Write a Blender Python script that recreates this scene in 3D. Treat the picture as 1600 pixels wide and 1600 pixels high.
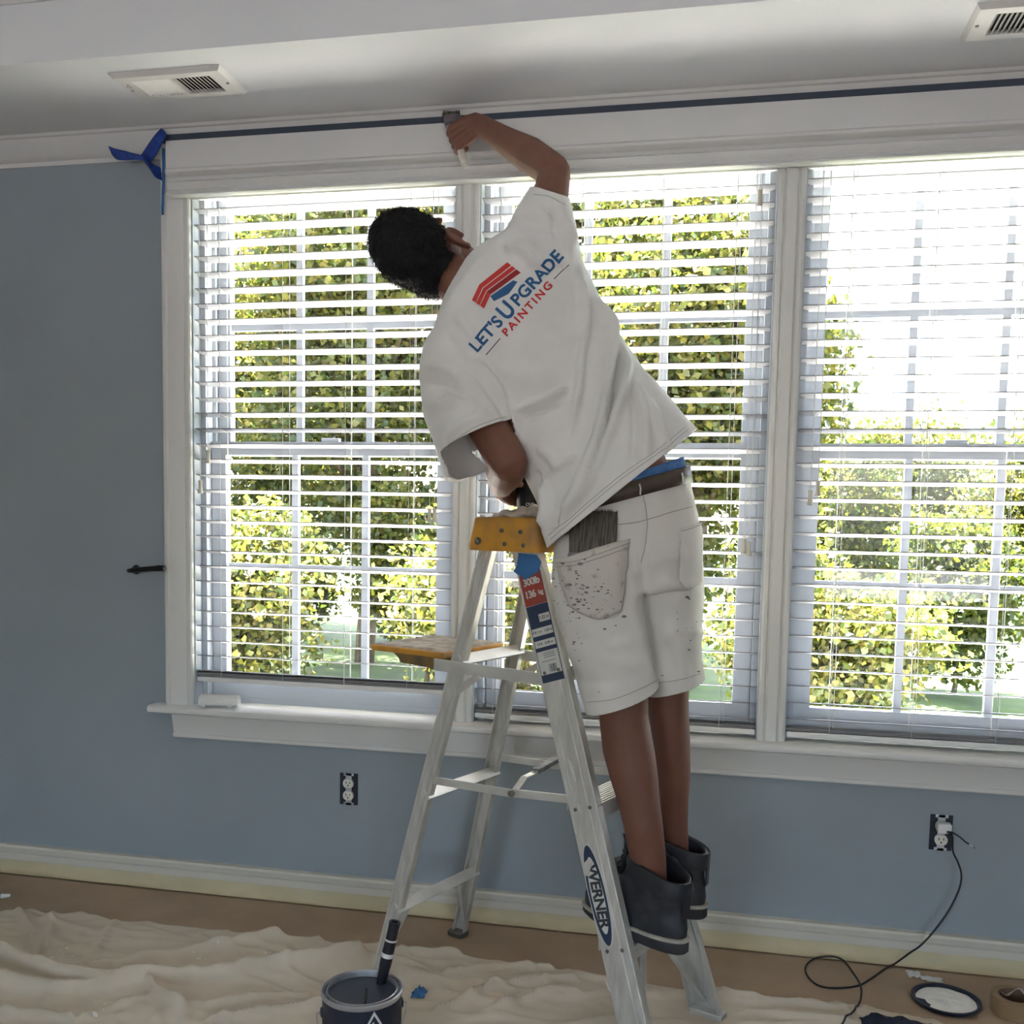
import bpy, bmesh, math, random
import numpy as np
from mathutils import Vector, Matrix, noise
from mathutils.bvhtree import BVHTree
random.seed(7)
for o in list(bpy.data.objects): bpy.data.objects.remove(o)
SC = bpy.context.scene
COL = SC.collection

# ------------------------------------------------------------------ camera
F_PX, PPX, PPY = 1560.0, 800.0, 932.0            # focal length and principal point in the 1600 x 1600 frame
CAM = np.array([0.0, -2.95, 1.26])
ROT = np.array([[0.97819206, 0.03472345, -0.20477933],
                [0.20689251, -0.07591297, 0.97541412],
                [0.01832433, -0.99650966, -0.08144149]])   # world = ROT @ (right, down, forward)
cd = bpy.data.cameras.new('camera'); cam = bpy.data.objects.new('camera', cd); COL.objects.link(cam)
cd.sensor_width = 36.0; cd.sensor_fit = 'HORIZONTAL'
cd.lens = F_PX / 1600.0 * 36.0
cd.shift_x = 0.0; cd.shift_y = (PPY - 800.0) / 1600.0
cd.clip_start = 0.02; cd.clip_end = 300
m4 = Matrix.Identity(4)
for r in range(3):
    m4[r][0] = ROT[r][0]; m4[r][1] = -ROT[r][1]; m4[r][2] = -ROT[r][2]; m4[r][3] = CAM[r]
cam.matrix_world = m4
SC.camera = cam

# ------------------------------------------------------------------ world, sun, exposure
w = bpy.data.worlds.new('sky'); SC.world = w; w.use_nodes = True
nt = w.node_tree; nt.nodes.clear()
sky = nt.nodes.new('ShaderNodeTexSky'); sky.sky_type = 'NISHITA'; sky.sun_disc = False
sky.sun_elevation = math.radians(64); sky.sun_rotation = math.radians(-20); sky.air_density = 1.0; sky.dust_density = 2.5; sky.ozone_density = 1.0
bg = nt.nodes.new('ShaderNodeBackground'); bg.inputs[1].default_value = 0.30
wo = nt.nodes.new('ShaderNodeOutputWorld')
hs = nt.nodes.new('ShaderNodeHueSaturation'); hs.inputs['Saturation'].default_value = 0.75   # hazy, whitish sky
nt.links.new(sky.outputs[0], hs.inputs['Color']); nt.links.new(hs.outputs[0], bg.inputs[0]); nt.links.new(bg.outputs[0], wo.inputs[0])
sd = bpy.data.lights.new('sun', 'SUN'); sd.energy = 20.0; sd.angle = math.radians(1.0); sd.color = (1.0, 0.97, 0.92)
sun = bpy.data.objects.new('sun', sd); COL.objects.link(sun)
sun.rotation_euler = Vector((0.20, -0.40, -1.0)).to_track_quat('-Z', 'Y').to_euler()   # high sun in front of the window, filtered by the trees
SC.view_settings.view_transform = 'Standard'; SC.view_settings.look = 'None'
SC.view_settings.exposure = 3.08; SC.view_settings.gamma = 1.0; SC.view_settings.use_curve_mapping = False

# ------------------------------------------------------------------ helpers
def ray(px, py): return ROT @ np.array([px - PPX, py - PPY, F_PX])
def atY(px, py, Y=0.0):
    r = ray(px, py); return CAM + r * ((Y - CAM[1]) / r[1])
def atZ(px, py, Z=0.0):
    r = ray(px, py); return CAM + r * ((Z - CAM[2]) / r[2])
def proj(p):
    c = ROT.T @ (np.asarray(p, float) - CAM); return np.array([PPX + F_PX * c[0] / c[2], PPY + F_PX * c[1] / c[2]])
def projN(P):
    c = (np.asarray(P, float) - CAM) @ ROT; return np.stack([PPX + F_PX * c[:, 0] / c[:, 2], PPY + F_PX * c[:, 1] / c[:, 2]], 1)
V3 = lambda *a: np.array(a, float)
def unit(v): v = np.asarray(v, float); return v / (np.linalg.norm(v) + 1e-12)
def s2l(c): return tuple(((x / 255) / 12.92 if x / 255 <= 0.04045 else ((x / 255 + 0.055) / 1.055) ** 2.4) for x in c)

MATS = {}
def mat(name, rgb, rough=0.6, metal=0.0, var=0.0, vscale=8.0, rgb2=None, bump=0.0, bscale=60.0, spec=0.5, trans=0.0, lo=0.35, hi=0.65, stretch=None, coat=0.0):
    """rgb as sRGB 0..255; a noise mixes rgb and rgb2 (or a darker/lighter rgb by var)"""
    if name in MATS: return MATS[name]
    m = bpy.data.materials.new(name); m.use_nodes = True; MATS[name] = m
    n = m.node_tree; b = n.nodes['Principled BSDF']; out = n.nodes['Material Output']
    b.inputs['Roughness'].default_value = rough; b.inputs['Metallic'].default_value = metal
    b.inputs['Specular IOR Level'].default_value = spec
    if coat: b.inputs['Coat Weight'].default_value = coat
    c1 = s2l(rgb)
    tc = n.nodes.new('ShaderNodeTexCoord'); mp = n.nodes.new('ShaderNodeMapping')
    n.links.new(tc.outputs['Object'], mp.inputs[0])
    if stretch: mp.inputs['Scale'].default_value = stretch
    if var or rgb2:
        c2 = s2l(rgb2) if rgb2 else tuple(min(1, x * (1 + var)) for x in c1)
        c0 = c1 if rgb2 else tuple(x * (1 - var) for x in c1)
        tx = n.nodes.new('ShaderNodeTexNoise'); tx.inputs['Scale'].default_value = vscale; tx.inputs['Detail'].default_value = 5
        cr = n.nodes.new('ShaderNodeValToRGB'); cr.color_ramp.elements[0].position = lo; cr.color_ramp.elements[1].position = hi
        cr.color_ramp.elements[0].color = (*c0, 1); cr.color_ramp.elements[1].color = (*c2, 1)
        n.links.new(mp.outputs[0], tx.inputs['Vector']); n.links.new(tx.outputs['Fac'], cr.inputs[0]); n.links.new(cr.outputs[0], b.inputs['Base Color'])
    else: b.inputs['Base Color'].default_value = (*c1, 1)
    if bump:
        t2 = n.nodes.new('ShaderNodeTexNoise'); t2.inputs['Scale'].default_value = bscale; t2.inputs['Detail'].default_value = 4
        bp = n.nodes.new('ShaderNodeBump'); bp.inputs['Strength'].default_value = bump; bp.inputs['Distance'].default_value = 0.002
        n.links.new(mp.outputs[0], t2.inputs['Vector']); n.links.new(t2.outputs['Fac'], bp.inputs['Height']); n.links.new(bp.outputs[0], b.inputs['Normal'])
    if trans:
        tr = n.nodes.new('ShaderNodeBsdfTranslucent'); mx = n.nodes.new('ShaderNodeMixShader'); mx.inputs[0].default_value = trans
        src = b.inputs['Base Color']
        if src.is_linked: n.links.new(src.links[0].from_socket, tr.inputs[0])
        else: tr.inputs[0].default_value = (*c1, 1)
        n.links.new(b.outputs[0], mx.inputs[1]); n.links.new(tr.outputs[0], mx.inputs[2]); n.links.new(mx.outputs[0], out.inputs[0])
    return m

WL = {}                                     # world location of every Empty or mesh made here
class MB:
    def __init__(s): s.v = []; s.f = []
    def add(s, vs, fs):
        b = len(s.v); s.v += [tuple(map(float, p)) for p in vs]; s.f += [tuple(i + b for i in q) for q in fs]; return s
    def box(s, c, size, M=None, bev=0.0):
        hx, hy, hz = (d / 2 for d in size)
        if bev > 0:
            bm = bmesh.new(); bmesh.ops.create_cube(bm, size=1.0)
            for v in bm.verts: v.co = Vector((v.co.x * size[0], v.co.y * size[1], v.co.z * size[2]))
            bmesh.ops.bevel(bm, geom=list(bm.edges), offset=bev, segments=2, affect='EDGES', profile=0.6)
            vs = [np.array(v.co) for v in bm.verts]; bm.verts.index_update(); fs = [[v.index for v in f.verts] for f in bm.faces]; bm.free()
        else:
            vs = [V3(x, y, z) for x in (-hx, hx) for y in (-hy, hy) for z in (-hz, hz)]
            fs = [(0, 1, 3, 2), (4, 6, 7, 5), (0, 4, 5, 1), (2, 3, 7, 6), (0, 2, 6, 4), (1, 5, 7, 3)]
        M = np.eye(3) if M is None else np.asarray(M)
        return s.add([np.asarray(c) + M @ v for v in vs], fs)
    def span(s, a, b, bev=0.0):
        a, b = np.asarray(a, float), np.asarray(b, float); return s.box((a + b) / 2, np.abs(b - a), None, bev)
    def bar(s, a, b, wdt, thk, side, bev=0.0):
        """box from a to b; wdt along side (made perpendicular), thk along the third axis"""
        a, b = np.asarray(a, float), np.asarray(b, float); d = unit(b - a); u = np.asarray(side, float); u = unit(u - d * (u @ d)); n = np.cross(d, u)
        return s.box((a + b) / 2, (np.linalg.norm(b - a), wdt, thk), np.stack([d, u, n], 1), bev)
    def tube(s, path, r, seg=8, cap=True, squash=None):
        path = [np.asarray(p, float) for p in path]; n = len(path); rs = r if hasattr(r, '__len__') else [r] * n
        t0 = unit(path[1] - path[0]); u = unit(np.cross(t0, V3(0, 0, 1)) if abs(t0[2]) < 0.9 else np.cross(t0, V3(1, 0, 0)))
        rings = []
        for i in range(n):
            t = unit((path[min(i + 1, n - 1)] - path[max(i - 1, 0)])); u = unit(u - t * (u @ t)); wv = np.cross(t, u)
            k = squash if squash else 1.0
            rings.append([path[i] + rs[i] * (math.cos(a) * u + k * math.sin(a) * wv) for a in (2 * math.pi * j / seg for j in range(seg))])
        return s.rings(rings, cap)
    def rings(s, rings, cap=True, closed=False):
        b = len(s.v); n = len(rings); k = len(rings[0])
        for R_ in rings: s.v += [tuple(map(float, p)) for p in R_]
        for i in range(n if closed else n - 1):
            i2 = (i + 1) % n
            for j in range(k):
                j2 = (j + 1) % k; s.f.append((b + i * k + j, b + i * k + j2, b + i2 * k + j2, b + i2 * k + j))
        if cap and not closed:
            s.f.append(tuple(b + j for j in range(k))[::-1]); s.f.append(tuple(b + (n - 1) * k + j for j in range(k)))
        return s
    def lathe(s, prof, c=(0, 0, 0), seg=32, axis=None, cap=False):
        """prof: list of (radius, height); axis: unit vector, default up"""
        a = unit(axis) if axis is not None else V3(0, 0, 1)
        u = unit(np.cross(a, V3(1, 0, 0)) if abs(a[0]) < 0.9 else np.cross(a, V3(0, 1, 0))); v = np.cross(a, u); c = np.asarray(c, float)
        return s.rings([[c + a * hh + r * (math.cos(t) * u + math.sin(t) * v) for t in (2 * math.pi * j / seg for j in range(seg))] for r, hh in prof], cap)
    def extrude(s, prof, a, b, U, W):
        """closed 2D profile [(p,q)] placed as a + p*U + q*W and swept to b, capped"""
        a, b, U, W = (np.asarray(x, float) for x in (a, b, U, W))
        return s.rings([[a + p * U + q * W for p, q in prof], [b + p * U + q * W for p, q in prof]], True)
    def build(s, name, m, parent=None, smooth=False, origin=None, fixn=True):
        v = np.array(s.v); lo, hi = v.min(0), v.max(0)
        org = np.array([(lo[0] + hi[0]) / 2, (lo[1] + hi[1]) / 2, lo[2]]) if origin is None else np.asarray(origin, float)
        me = bpy.data.meshes.new(name); me.from_pydata([tuple(p - org) for p in v], [], s.f); me.update()
        if fixn:
            bm = bmesh.new(); bm.from_mesh(me); bmesh.ops.recalc_face_normals(bm, faces=list(bm.faces)); bm.to_mesh(me); bm.free()
        if smooth is True:
            for p in me.polygons: p.use_smooth = True
        elif smooth:
            for p in me.polygons: p.use_smooth = True
            me.set_sharp_from_angle(angle=math.radians(smooth))
        for mm in (m if isinstance(m, (list, tuple)) else [m]): me.materials.append(mm)
        return link(name, me, org, parent)
def link(name, me, org, parent=None):
    o = bpy.data.objects.new(name, me); COL.objects.link(o)
    pl = WL[parent.name] if parent else V3(0, 0, 0)
    o.parent = parent; o.location = tuple(np.asarray(org) - pl); WL[o.name] = np.asarray(org, float); return o
def tag(o, label=None, cat=None, group=None, kind=None):
    if label: o['label'] = label
    if cat: o['category'] = cat
    if group: o['group'] = group
    if kind: o['kind'] = kind
    return o
def thing(name, loc, label=None, cat=None, group=None, kind=None, parent=None):
    o = bpy.data.objects.new(name, None); COL.objects.link(o); o.empty_display_size = 0.05
    pl = WL[parent.name] if parent else V3(0, 0, 0)
    o.parent = parent; o.location = tuple(np.asarray(loc, float) - pl); WL[o.name] = np.asarray(loc, float)
    return tag(o, label, cat, group, kind)
def spline(pts, n=8):
    """Catmull-Rom through pts"""
    P = [np.asarray(p, float) for p in pts]; P = [2 * P[0] - P[1]] + P + [2 * P[-1] - P[-2]]; out = []
    for i in range(1, len(P) - 2):
        for k in range(n):
            t = k / n; a, b, c, d = P[i - 1], P[i], P[i + 1], P[i + 2]
            out.append(0.5 * ((2 * b) + (c - a) * t + (2 * a - 5 * b + 4 * c - d) * t * t + (3 * b - a - 3 * c + d) * t ** 3))
    out.append(P[-2]); return out
def eval_mesh(o):
    dg = bpy.context.evaluated_depsgraph_get(); me = bpy.data.meshes.new_from_object(o.evaluated_get(dg)); return me
def text_mesh(body, size=1.0, bold=0.0, spacing=1.0, align='CENTER'):
    """2D vertices and faces of lettering in Blender's own font"""
    cu = bpy.data.curves.new('t', 'FONT'); cu.body = body; cu.size = size; cu.offset = bold; cu.space_character = spacing; cu.align_x = align; cu.align_y = 'CENTER'; cu.resolution_u = 4
    o = bpy.data.objects.new('t', cu); COL.objects.link(o); bpy.context.view_layer.update()
    me = eval_mesh(o); vs = [(v.co.x, v.co.y) for v in me.vertices]; fs = [tuple(p.vertices) for p in me.polygons]
    bpy.data.objects.remove(o); bpy.data.meshes.remove(me); bpy.data.curves.remove(cu); return vs, fs
def text_on(mb, body, org, U, W, size, bold=0.0, spacing=1.0, align='CENTER', lift=None):
    vs, fs = text_mesh(body, size, bold, spacing, align); org, U, W = (np.asarray(x, float) for x in (org, U, W))
    mb.add([org + x * U + y * W for x, y in vs], fs); return mb
# ------------------------------------------------------------------ materials of the room
M_wall = mat('wall_paint_blue_grey', (147, 156, 162), 0.75, var=0.03, vscale=3, bump=0.08, bscale=220)
M_trim = mat('trim_white', (214, 213, 210), 0.38, var=0.015, vscale=5)
M_ceil = mat('ceiling_white', (226, 227, 227), 0.85, var=0.01, vscale=2)
M_strip = mat('fresh_dark_blue_paint', (58, 66, 80), 0.45)
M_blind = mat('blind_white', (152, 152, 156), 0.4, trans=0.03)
M_vinyl = mat('window_vinyl', (186, 192, 200), 0.35)
M_floor = mat('oak_floor', (150, 112, 76), 0.35, var=0.12, vscale=4, stretch=(1, 12, 1))
M_dwall = mat('far_wall_paint', (205, 205, 200), 0.8)
M_glass = bpy.data.materials.new('window_glass'); M_glass.use_nodes = True
_n = M_glass.node_tree; _n.nodes.clear(); _t = _n.nodes.new('ShaderNodeBsdfTransparent'); _g = _n.nodes.new('ShaderNodeBsdfGlossy'); _m = _n.nodes.new('ShaderNodeMixShader'); _o = _n.nodes.new('ShaderNodeOutputMaterial')
_g.inputs['Roughness'].default_value = 0.02; _t.inputs[0].default_value = (0.96, 0.98, 0.97, 1); _m.inputs[0].default_value = 0.05
_n.links.new(_t.outputs[0], _m.inputs[1]); _n.links.new(_g.outputs[0], _m.inputs[2]); _n.links.new(_m.outputs[0], _o.inputs[0])

ZC = 2.432                                    # soffit height
XL, XR, YR, ZT = -3.4, 3.2, -6.2, 2.66        # room extents, tray ceiling height
X0 = -1.765                                   # outer edge of the window casing
OPX0, OPX1, OPZ0, OPZ1 = -1.675, 1.075, 0.615, 2.30
S = 'structure'
b = MB()
b.span((XL, 0, 0), (OPX0, 0.16, ZC)); b.span((OPX1, 0, 0), (XR, 0.16, ZC)); b.span((OPX0, 0, 0), (OPX1, 0.16, OPZ0)); b.span((OPX0, 0, OPZ1), (OPX1, 0.16, ZC))
tag(b.build('wall_back', M_wall), kind=S)
tag(MB().span((XL - 0.12, YR - 0.12, -0.12), (XR + 0.12, 0.16, 0)).build('floor', M_floor), kind=S)
# walls the photograph does not show; unseen rear-wall windows are added for fill light from behind the camera
b = MB(); b.span((XL - 0.12, YR, 0), (XL, 0.16, 2.9)); tag(b.build('wall_left', M_dwall), kind=S)
b = MB(); b.span((XR, YR, 0), (XR + 0.12, 0.16, 2.9)); tag(b.build('wall_right', M_dwall), kind=S)
RW = [(-2.45, -0.95), (0.85, 2.35)]; RZ = (0.50, 1.95)
b = MB(); xs = [XL] + [x for p in RW for x in p] + [XR]
for i in range(0, len(xs), 2): b.span((xs[i], YR - 0.12, 0), (xs[i + 1], YR, 2.9))
for x0, x1 in RW: b.span((x0, YR - 0.12, 0), (x1, YR, RZ[0])); b.span((x0, YR - 0.12, RZ[1]), (x1, YR, 2.9))
tag(b.build('wall_rear', M_dwall), kind=S)
for k, (x0, x1) in enumerate(RW):
    wt = thing('window_%d' % (k + 4), ((x0 + x1) / 2, YR, RZ[0]), kind=S)
    f = MB()
    for xx in (x0 + 0.03, (x0 + x1) / 2, x1 - 0.03): f.span((xx - 0.03, YR - 0.09, RZ[0]), (xx + 0.03, YR - 0.03, RZ[1]))
    for zz in (RZ[0] + 0.03, RZ[1] - 0.03): f.span((x0, YR - 0.09, zz - 0.03), (x1, YR - 0.03, zz + 0.03))
    f.build('window_frame', M_vinyl, wt)
    pl = bpy.data.lights.new('portal', 'AREA'); pl.shape = 'RECTANGLE'; pl.size = x1 - x0; pl.size_y = RZ[1] - RZ[0]; pl.cycles.is_portal = True
    po = bpy.data.objects.new('portal', pl); COL.objects.link(po); po.location = ((x0 + x1) / 2, YR - 0.13, sum(RZ) / 2); po.rotation_euler = (math.radians(90), 0, 0)
# ceiling: soffit round the edge, tray in the middle, with its crown
EY = -0.52
b = MB()
b.span((XL, EY, ZC), (XR, 0.16, ZC + 0.35)); b.span((XL, YR, ZC), (XR, YR + 0.6, ZC + 0.35)); b.span((XL, YR, ZC), (XL + 0.6, 0, ZC + 0.35)); b.span((XR - 0.6, YR, ZC), (XR, 0, ZC + 0.35))
b.span((XL - 0.12, YR - 0.12, ZT), (XR + 0.12, 0.16, ZT + 0.15))
tag(b.build('ceiling', M_ceil), kind=S)
roof = MB().span((XL - 0.5, YR - 0.45, 2.86), (XR + 0.5, 1.30, 2.98)).build('roof', M_dwall); tag(roof, kind=S)  # unseen roof, its eave deepened to keep direct sun off the slats
crown = [(0, 0), (0.006, 0), (0.010, 0.012), (0.016, 0.014), (0.030, 0.022), (0.050, 0.045), (0.062, 0.062), (0.064, 0.066), (0.072, 0.068), (0.078, 0.075), (0, 0.075)]
def crown_run(name, a, bb, U):
    tag(MB().extrude(crown, a, bb, U, (0, 0, 1)).build(name, M_trim, smooth=35), kind=S)
crown_run('trim_1', (XL, 0, ZC - 0.075), (XR, 0, ZC - 0.075), (0, -1, 0))
crown_run('trim_2', (XL + 0.6, EY, ZT - 0.075), (XR - 0.6, EY, ZT - 0.075), (0, -1, 0))
# baseboard with a rounded cap
base = [(0, 0), (0.016, 0), (0.016, 0.066), (0.011, 0.070), (0.011, 0.079), (0.026, 0.083), (0.028, 0.091), (0.023, 0.098), (0, 0.098)]
tag(MB().extrude(base, (XL, 0, 0), (XR, 0, 0), (0, -1, 0), (0, 0, 1)).build('baseboard_back', mat('baseboard_cream', (212, 207, 194), 0.4), smooth=35), kind=S)

# ------------------------------------------------------------------ window trim
def casing(name, xa, xb, z0, z1):
    """vertical casing of width xb-xa, moulded profile in plan"""
    wd = xb - xa; p = [(0, 0), (0, 0.024), (0.006, 0.028), (0.014, 0.028), (0.018, 0.022), (wd * 0.38, 0.020), (wd * 0.70, 0.016), (wd * 0.78, 0.012), (wd * 0.82, 0.016), (wd - 0.004, 0.016), (wd, 0.012), (wd, 0)]
    return tag(MB().extrude(p, (xa, 0, z0), (xa, 0, z1), (1, 0, 0), (0, -1, 0)).build(name, M_trim, smooth=30), kind=S)
casing('trim_3', X0, OPX0, OPZ0, 2.39)
def mcasing(name, xa, xb):
    wd = xb - xa; p = [(0, -0.05), (0, 0.006), (0.006, 0.010), (0.014, 0.010), (0.018, 0.005), (0.024, 0.012), (wd - 0.024, 0.012), (wd - 0.018, 0.005), (wd - 0.014, 0.010), (wd - 0.006, 0.010), (wd, 0.006), (wd, -0.05)]
    return tag(MB().extrude(p, (xa, 0, OPZ0), (xa, 0, OPZ1), (1, 0, 0), (0, -1, 0)).build(name, M_trim, smooth=30), kind=S)
MX = [(-0.808, -0.738), (0.117, 0.192)]
mcasing('trim_4', *MX[0]); mcasing('trim_5', *MX[1])
casing('trim_6', OPX1, OPX1 + 0.09, OPZ0, 2.39)
# cornice box over the three windows, blue painted band on top of it
zb = 2.226
corn = [(0, 2.390), (0.060, 2.390), (0.060, 2.308), (0.066, 2.302), (0.066, 2.294), (0.060, 2.289), (0.046, 2.284), (0.040, 2.274), (0.052, 2.271), (0.058, 2.266), (0.055, 2.256), (0.046, 2.247), (0.050, 2.238), (0.062, 2.232), (0.064, zb), (0.030, zb), (0.030, 2.23), (0, 2.23)]
tag(MB().extrude(corn, (-1.725, 0, 0), (OPX1 + 0.06, 0, 0), (0, -1, 0), (0, 0, 1)).build('trim_7', M_trim, smooth=30), kind=S)
tag(MB().span((X0 + 0.02, -0.060, 2.390), (OPX1 + 0.09, 0.0, 2.4085)).build('trim_8', M_strip), kind=S)
# stool (sill) and apron
st = [(-0.075, 0.595), (-0.075, 0.622), (0.052, 0.622), (0.060, 0.618), (0.063, 0.610), (0.060, 0.601), (0.052, 0.597)]
tag(MB().extrude(st, (X0 - 0.045, 0, 0), (OPX1 + 0.13, 0, 0), (0, -1, 0), (0, 0, 1)).build('trim_9', M_trim, smooth=40), kind=S)
ap = [(0, 0.512), (0.012, 0.512), (0.016, 0.516), (0.016, 0.526), (0.012, 0.528), (0.014, 0.540), (0.020, 0.570), (0.026, 0.597), (0, 0.597)]
b = MB(); b.rings([[V3(X0 + 0.02, -p, q) for p, q in ap], [V3(OPX1 + 0.07, -p, q) for p, q in ap]], True)
tag(b.build('trim_10', M_trim, smooth=40), kind=S)

# ------------------------------------------------------------------ windows: double hung, three by two lights in each sash
WIN = [(OPX0, MX[0][0]), (MX[0][1], MX[1][0]), (MX[1][1], OPX1)]
ZM = float(atY(400, 701, 0.09)[2])            # meeting rail
def make_window(n, x0, x1):
    wt = thing('window_%d' % n, ((x0 + x1) / 2, 0.1, OPZ0), kind=S)
    f = MB()
    f.span((x0, 0.002, OPZ0), (x0 + 0.004, 0.05, OPZ1)); f.span((x1 - 0.004, 0.002, OPZ0), (x1, 0.05, OPZ1)); f.span((x0, 0.045, OPZ0), (x0 + 0.022, 0.16, OPZ1)); f.span((x1 - 0.022, 0.045, OPZ0), (x1, 0.16, OPZ1)); f.span((x0, 0.045, OPZ1 - 0.03), (x1, 0.16, OPZ1)); f.span((x0, 0.075, OPZ0), (x1, 0.16, OPZ0 + 0.025))
    for xx in (x0 + 0.022, x1 - 0.034): f.span((xx, 0.09, OPZ0), (xx + 0.012, 0.10, OPZ1)); f.span((xx, 0.125, OPZ0), (xx + 0.012, 0.135, OPZ1))
    f.build('window_frame', M_vinyl, wt)
    for nm, ya, yb, za, zb_, low in (('lower_sash', 0.078, 0.108, OPZ0 + 0.02, ZM + 0.022, 0.075), ('upper_sash', 0.112, 0.142, ZM - 0.022, OPZ1 - 0.02, 0.04)):
        xa, xb = x0 + 0.024, x1 - 0.024; sw = 0.05; top = 0.044 if nm == 'lower_sash' else 0.05
        q = MB(); q.span((xa, ya, za), (xa + sw, yb, zb_)); q.span((xb - sw, ya, za), (xb, yb, zb_)); q.span((xa + sw, ya, za), (xb - sw, yb, za + low)); q.span((xa + sw, ya, zb_ - top), (xb - sw, yb, zb_))
        sash = q.build(nm, M_vinyl, wt)
        gx0, gx1, gz0, gz1, ym = xa + sw, xb - sw, za + low, zb_ - top, (ya + yb) / 2
        mw = 0.011
        for k in (1, 2):
            xm = gx0 + (gx1 - gx0) * k / 3; MB().span((xm - mw, ym - 0.008, gz0), (xm + mw, ym + 0.008, gz1)).build('muntin', M_vinyl, sash)
        zm = (gz0 + gz1) / 2; MB().span((gx0, ym - 0.007, zm - mw), (gx1, ym + 0.007, zm + mw)).build('muntin', M_vinyl, sash)
        for i in range(3):
            for j in range(2):
                ga, gb = gx0 + (gx1 - gx0) * i / 3, gx0 + (gx1 - gx0) * (i + 1) / 3; za2, zb2 = gz0 + (gz1 - gz0) * j / 2, gz0 + (gz1 - gz0) * (j + 1) / 2
                MB().add([(ga, ym, za2), (gb, ym, za2), (gb, ym, zb2), (ga, ym, zb2)], [(0, 1, 2, 3)]).build('pane', M_glass, sash)
    MB().box(((x0 + x1) / 2, 0.094, ZM + 0.028), (0.06, 0.022, 0.012), None, 0.003).build('sash_lock', M_vinyl, wt)
    pl = bpy.data.lights.new('portal', 'AREA'); pl.shape = 'RECTANGLE'; pl.size = x1 - x0; pl.size_y = OPZ1 - OPZ0; pl.cycles.is_portal = True
    po = bpy.data.objects.new('portal', pl); COL.objects.link(po); po.location = ((x0 + x1) / 2, 0.17, (OPZ0 + OPZ1) / 2); po.rotation_euler = (math.radians(-90), 0, 0)
for n, (x0, x1) in enumerate(WIN): make_window(n + 1, x0, x1)

# ------------------------------------------------------------------ blinds
TILT = math.radians(10); SW = 0.0505; YB = 0.032
PITCH = (atY(300, 327, YB - 0.024)[2] - atY(300, 977, YB - 0.024)[2]) / 27
M_cord = mat('blind_cord', (214, 212, 208), 0.7)
M_tassel = mat('cream_tassel', (206, 200, 186), 0.5)
M_rail = mat('blind_rail', (228, 226, 224), 0.4)
def slat_mesh(L):
    h = SW / 2; pr = [(-h, 0), (-h + 0.0012, 0.0014), (-0.010, 0.0026), (0.010, 0.0026), (h - 0.0012, 0.0014), (h, 0), (h - 0.0012, -0.0014), (0.010, -0.0004), (-0.010, -0.0004), (-h + 0.0012, -0.0014)]
    c, s_ = math.cos(-TILT), math.sin(-TILT)
    mb = MB(); mb.extrude([(p * c - q * s_, p * s_ + q * c) for p, q in pr], (-L / 2, 0, 0), (L / 2, 0, 0), (0, 1, 0), (0, 0, 1))
    o = mb.build('slat_master', M_blind, origin=(0, 0, 0)); me = o.data; bpy.data.objects.remove(o); return me
def blind(x0, x1, ztop, zrail, label, ladders, tassels, nstack=0):
    t = thing('window_blind', ((x0 + x1) / 2, YB, zrail), label, 'blind', 'white horizontal window blinds')
    L = x1 - x0 - 0.012; xc = (x0 + x1) / 2
    MB().box((xc, YB, 2.262), (L + 0.004, 0.05, 0.045), None, 0.003).build('headrail', M_rail, t)
    MB().box((xc, YB - 0.003, zrail + 0.010), (L, SW, 0.016), None, 0.004).build('bottom_rail', M_rail, t)
    me = slat_mesh(L); me.name = 'slat'
    zs = []; z = ztop
    while z > zrail + 0.03: zs.append(z); z -= PITCH
    for k in range(nstack): zs.append(zrail + 0.022 + k * 0.0042)
    for k, z in enumerate(zs):
        o = link('slat', me, V3(xc + random.uniform(-0.001, 0.001), YB, z + random.uniform(-0.0006, 0.0006)), t)
        if k >= len(zs) - nstack and nstack: o.rotation_euler = (TILT, 0, 0)
        else: o.rotation_euler = (random.uniform(-0.012, 0.012), random.uniform(-0.0008, 0.0008), 0)
    dy, dz = math.cos(TILT) * (SW / 2 + 0.001), math.sin(TILT) * (SW / 2)
    for x in ladders:
        c = MB()
        for sx, yy in ((0, YB - dy), (0, YB + dy), (0.012, YB)): c.tube([(x + sx, yy, zrail + 0.012), (x + sx, yy, 2.24)], 0.0011, 5)
        for z in zs[:len(zs) - nstack]: c.tube([(x, YB - dy, z + dz - 0.002), (x, YB + dy, z - dz - 0.002)], 0.0008, 4, False)
        c.build('ladder_cord', M_cord, t)
    for (px, py) in tassels:
        p = atY(px, py, YB - 0.036); c = MB().tube([(p[0], p[1], p[2] + 0.01), (p[0] + 0.001, p[1], (p[2] + 2.25) / 2), (p[0], p[1] + 0.004, 2.25)], 0.0011, 5).build('pull_cord', M_cord, t)
        MB().lathe([(0.001, 0.020), (0.0065, 0.019), (0.0055, 0.004), (0.0062, -0.008), (0.009, -0.018), (0.0075, -0.022), (0.001, -0.023)], p, 14).build('tassel', M_tassel, c, smooth=40)
zt1 = atY(300, 327, YB - 0.024)[2] - 0.004
zt3 = atY(1245, 615, YB - 0.024)[2] - 0.004; zt3 += PITCH * int((2.205 - zt3) / PITCH)
zt2 = atY(1190, 372.6, YB - 0.024)[2] - 0.004; zt2 += PITCH * int((2.205 - zt2) / PITCH)
xs_ = lambda l, Y=YB: [float(atY(x, 500, Y)[0]) for x in l]
blind(*WIN[0], zt1, float(atY(305, 1060, YB)[2]) - 0.006, 'white blind raised a little off the sill, left of the man\'s ladder', xs_([349, 447, 545, 645]), [(325, 713), (313, 760), (671, 805), (679, 805)], 3)
blind(*WIN[1], zt2, 0.632, 'white blind lowered to the sill behind the man', xs_([783, 908, 1032, 1146]), [(1187, 308), (1162, 853), (1170, 857)], 2)
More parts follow.
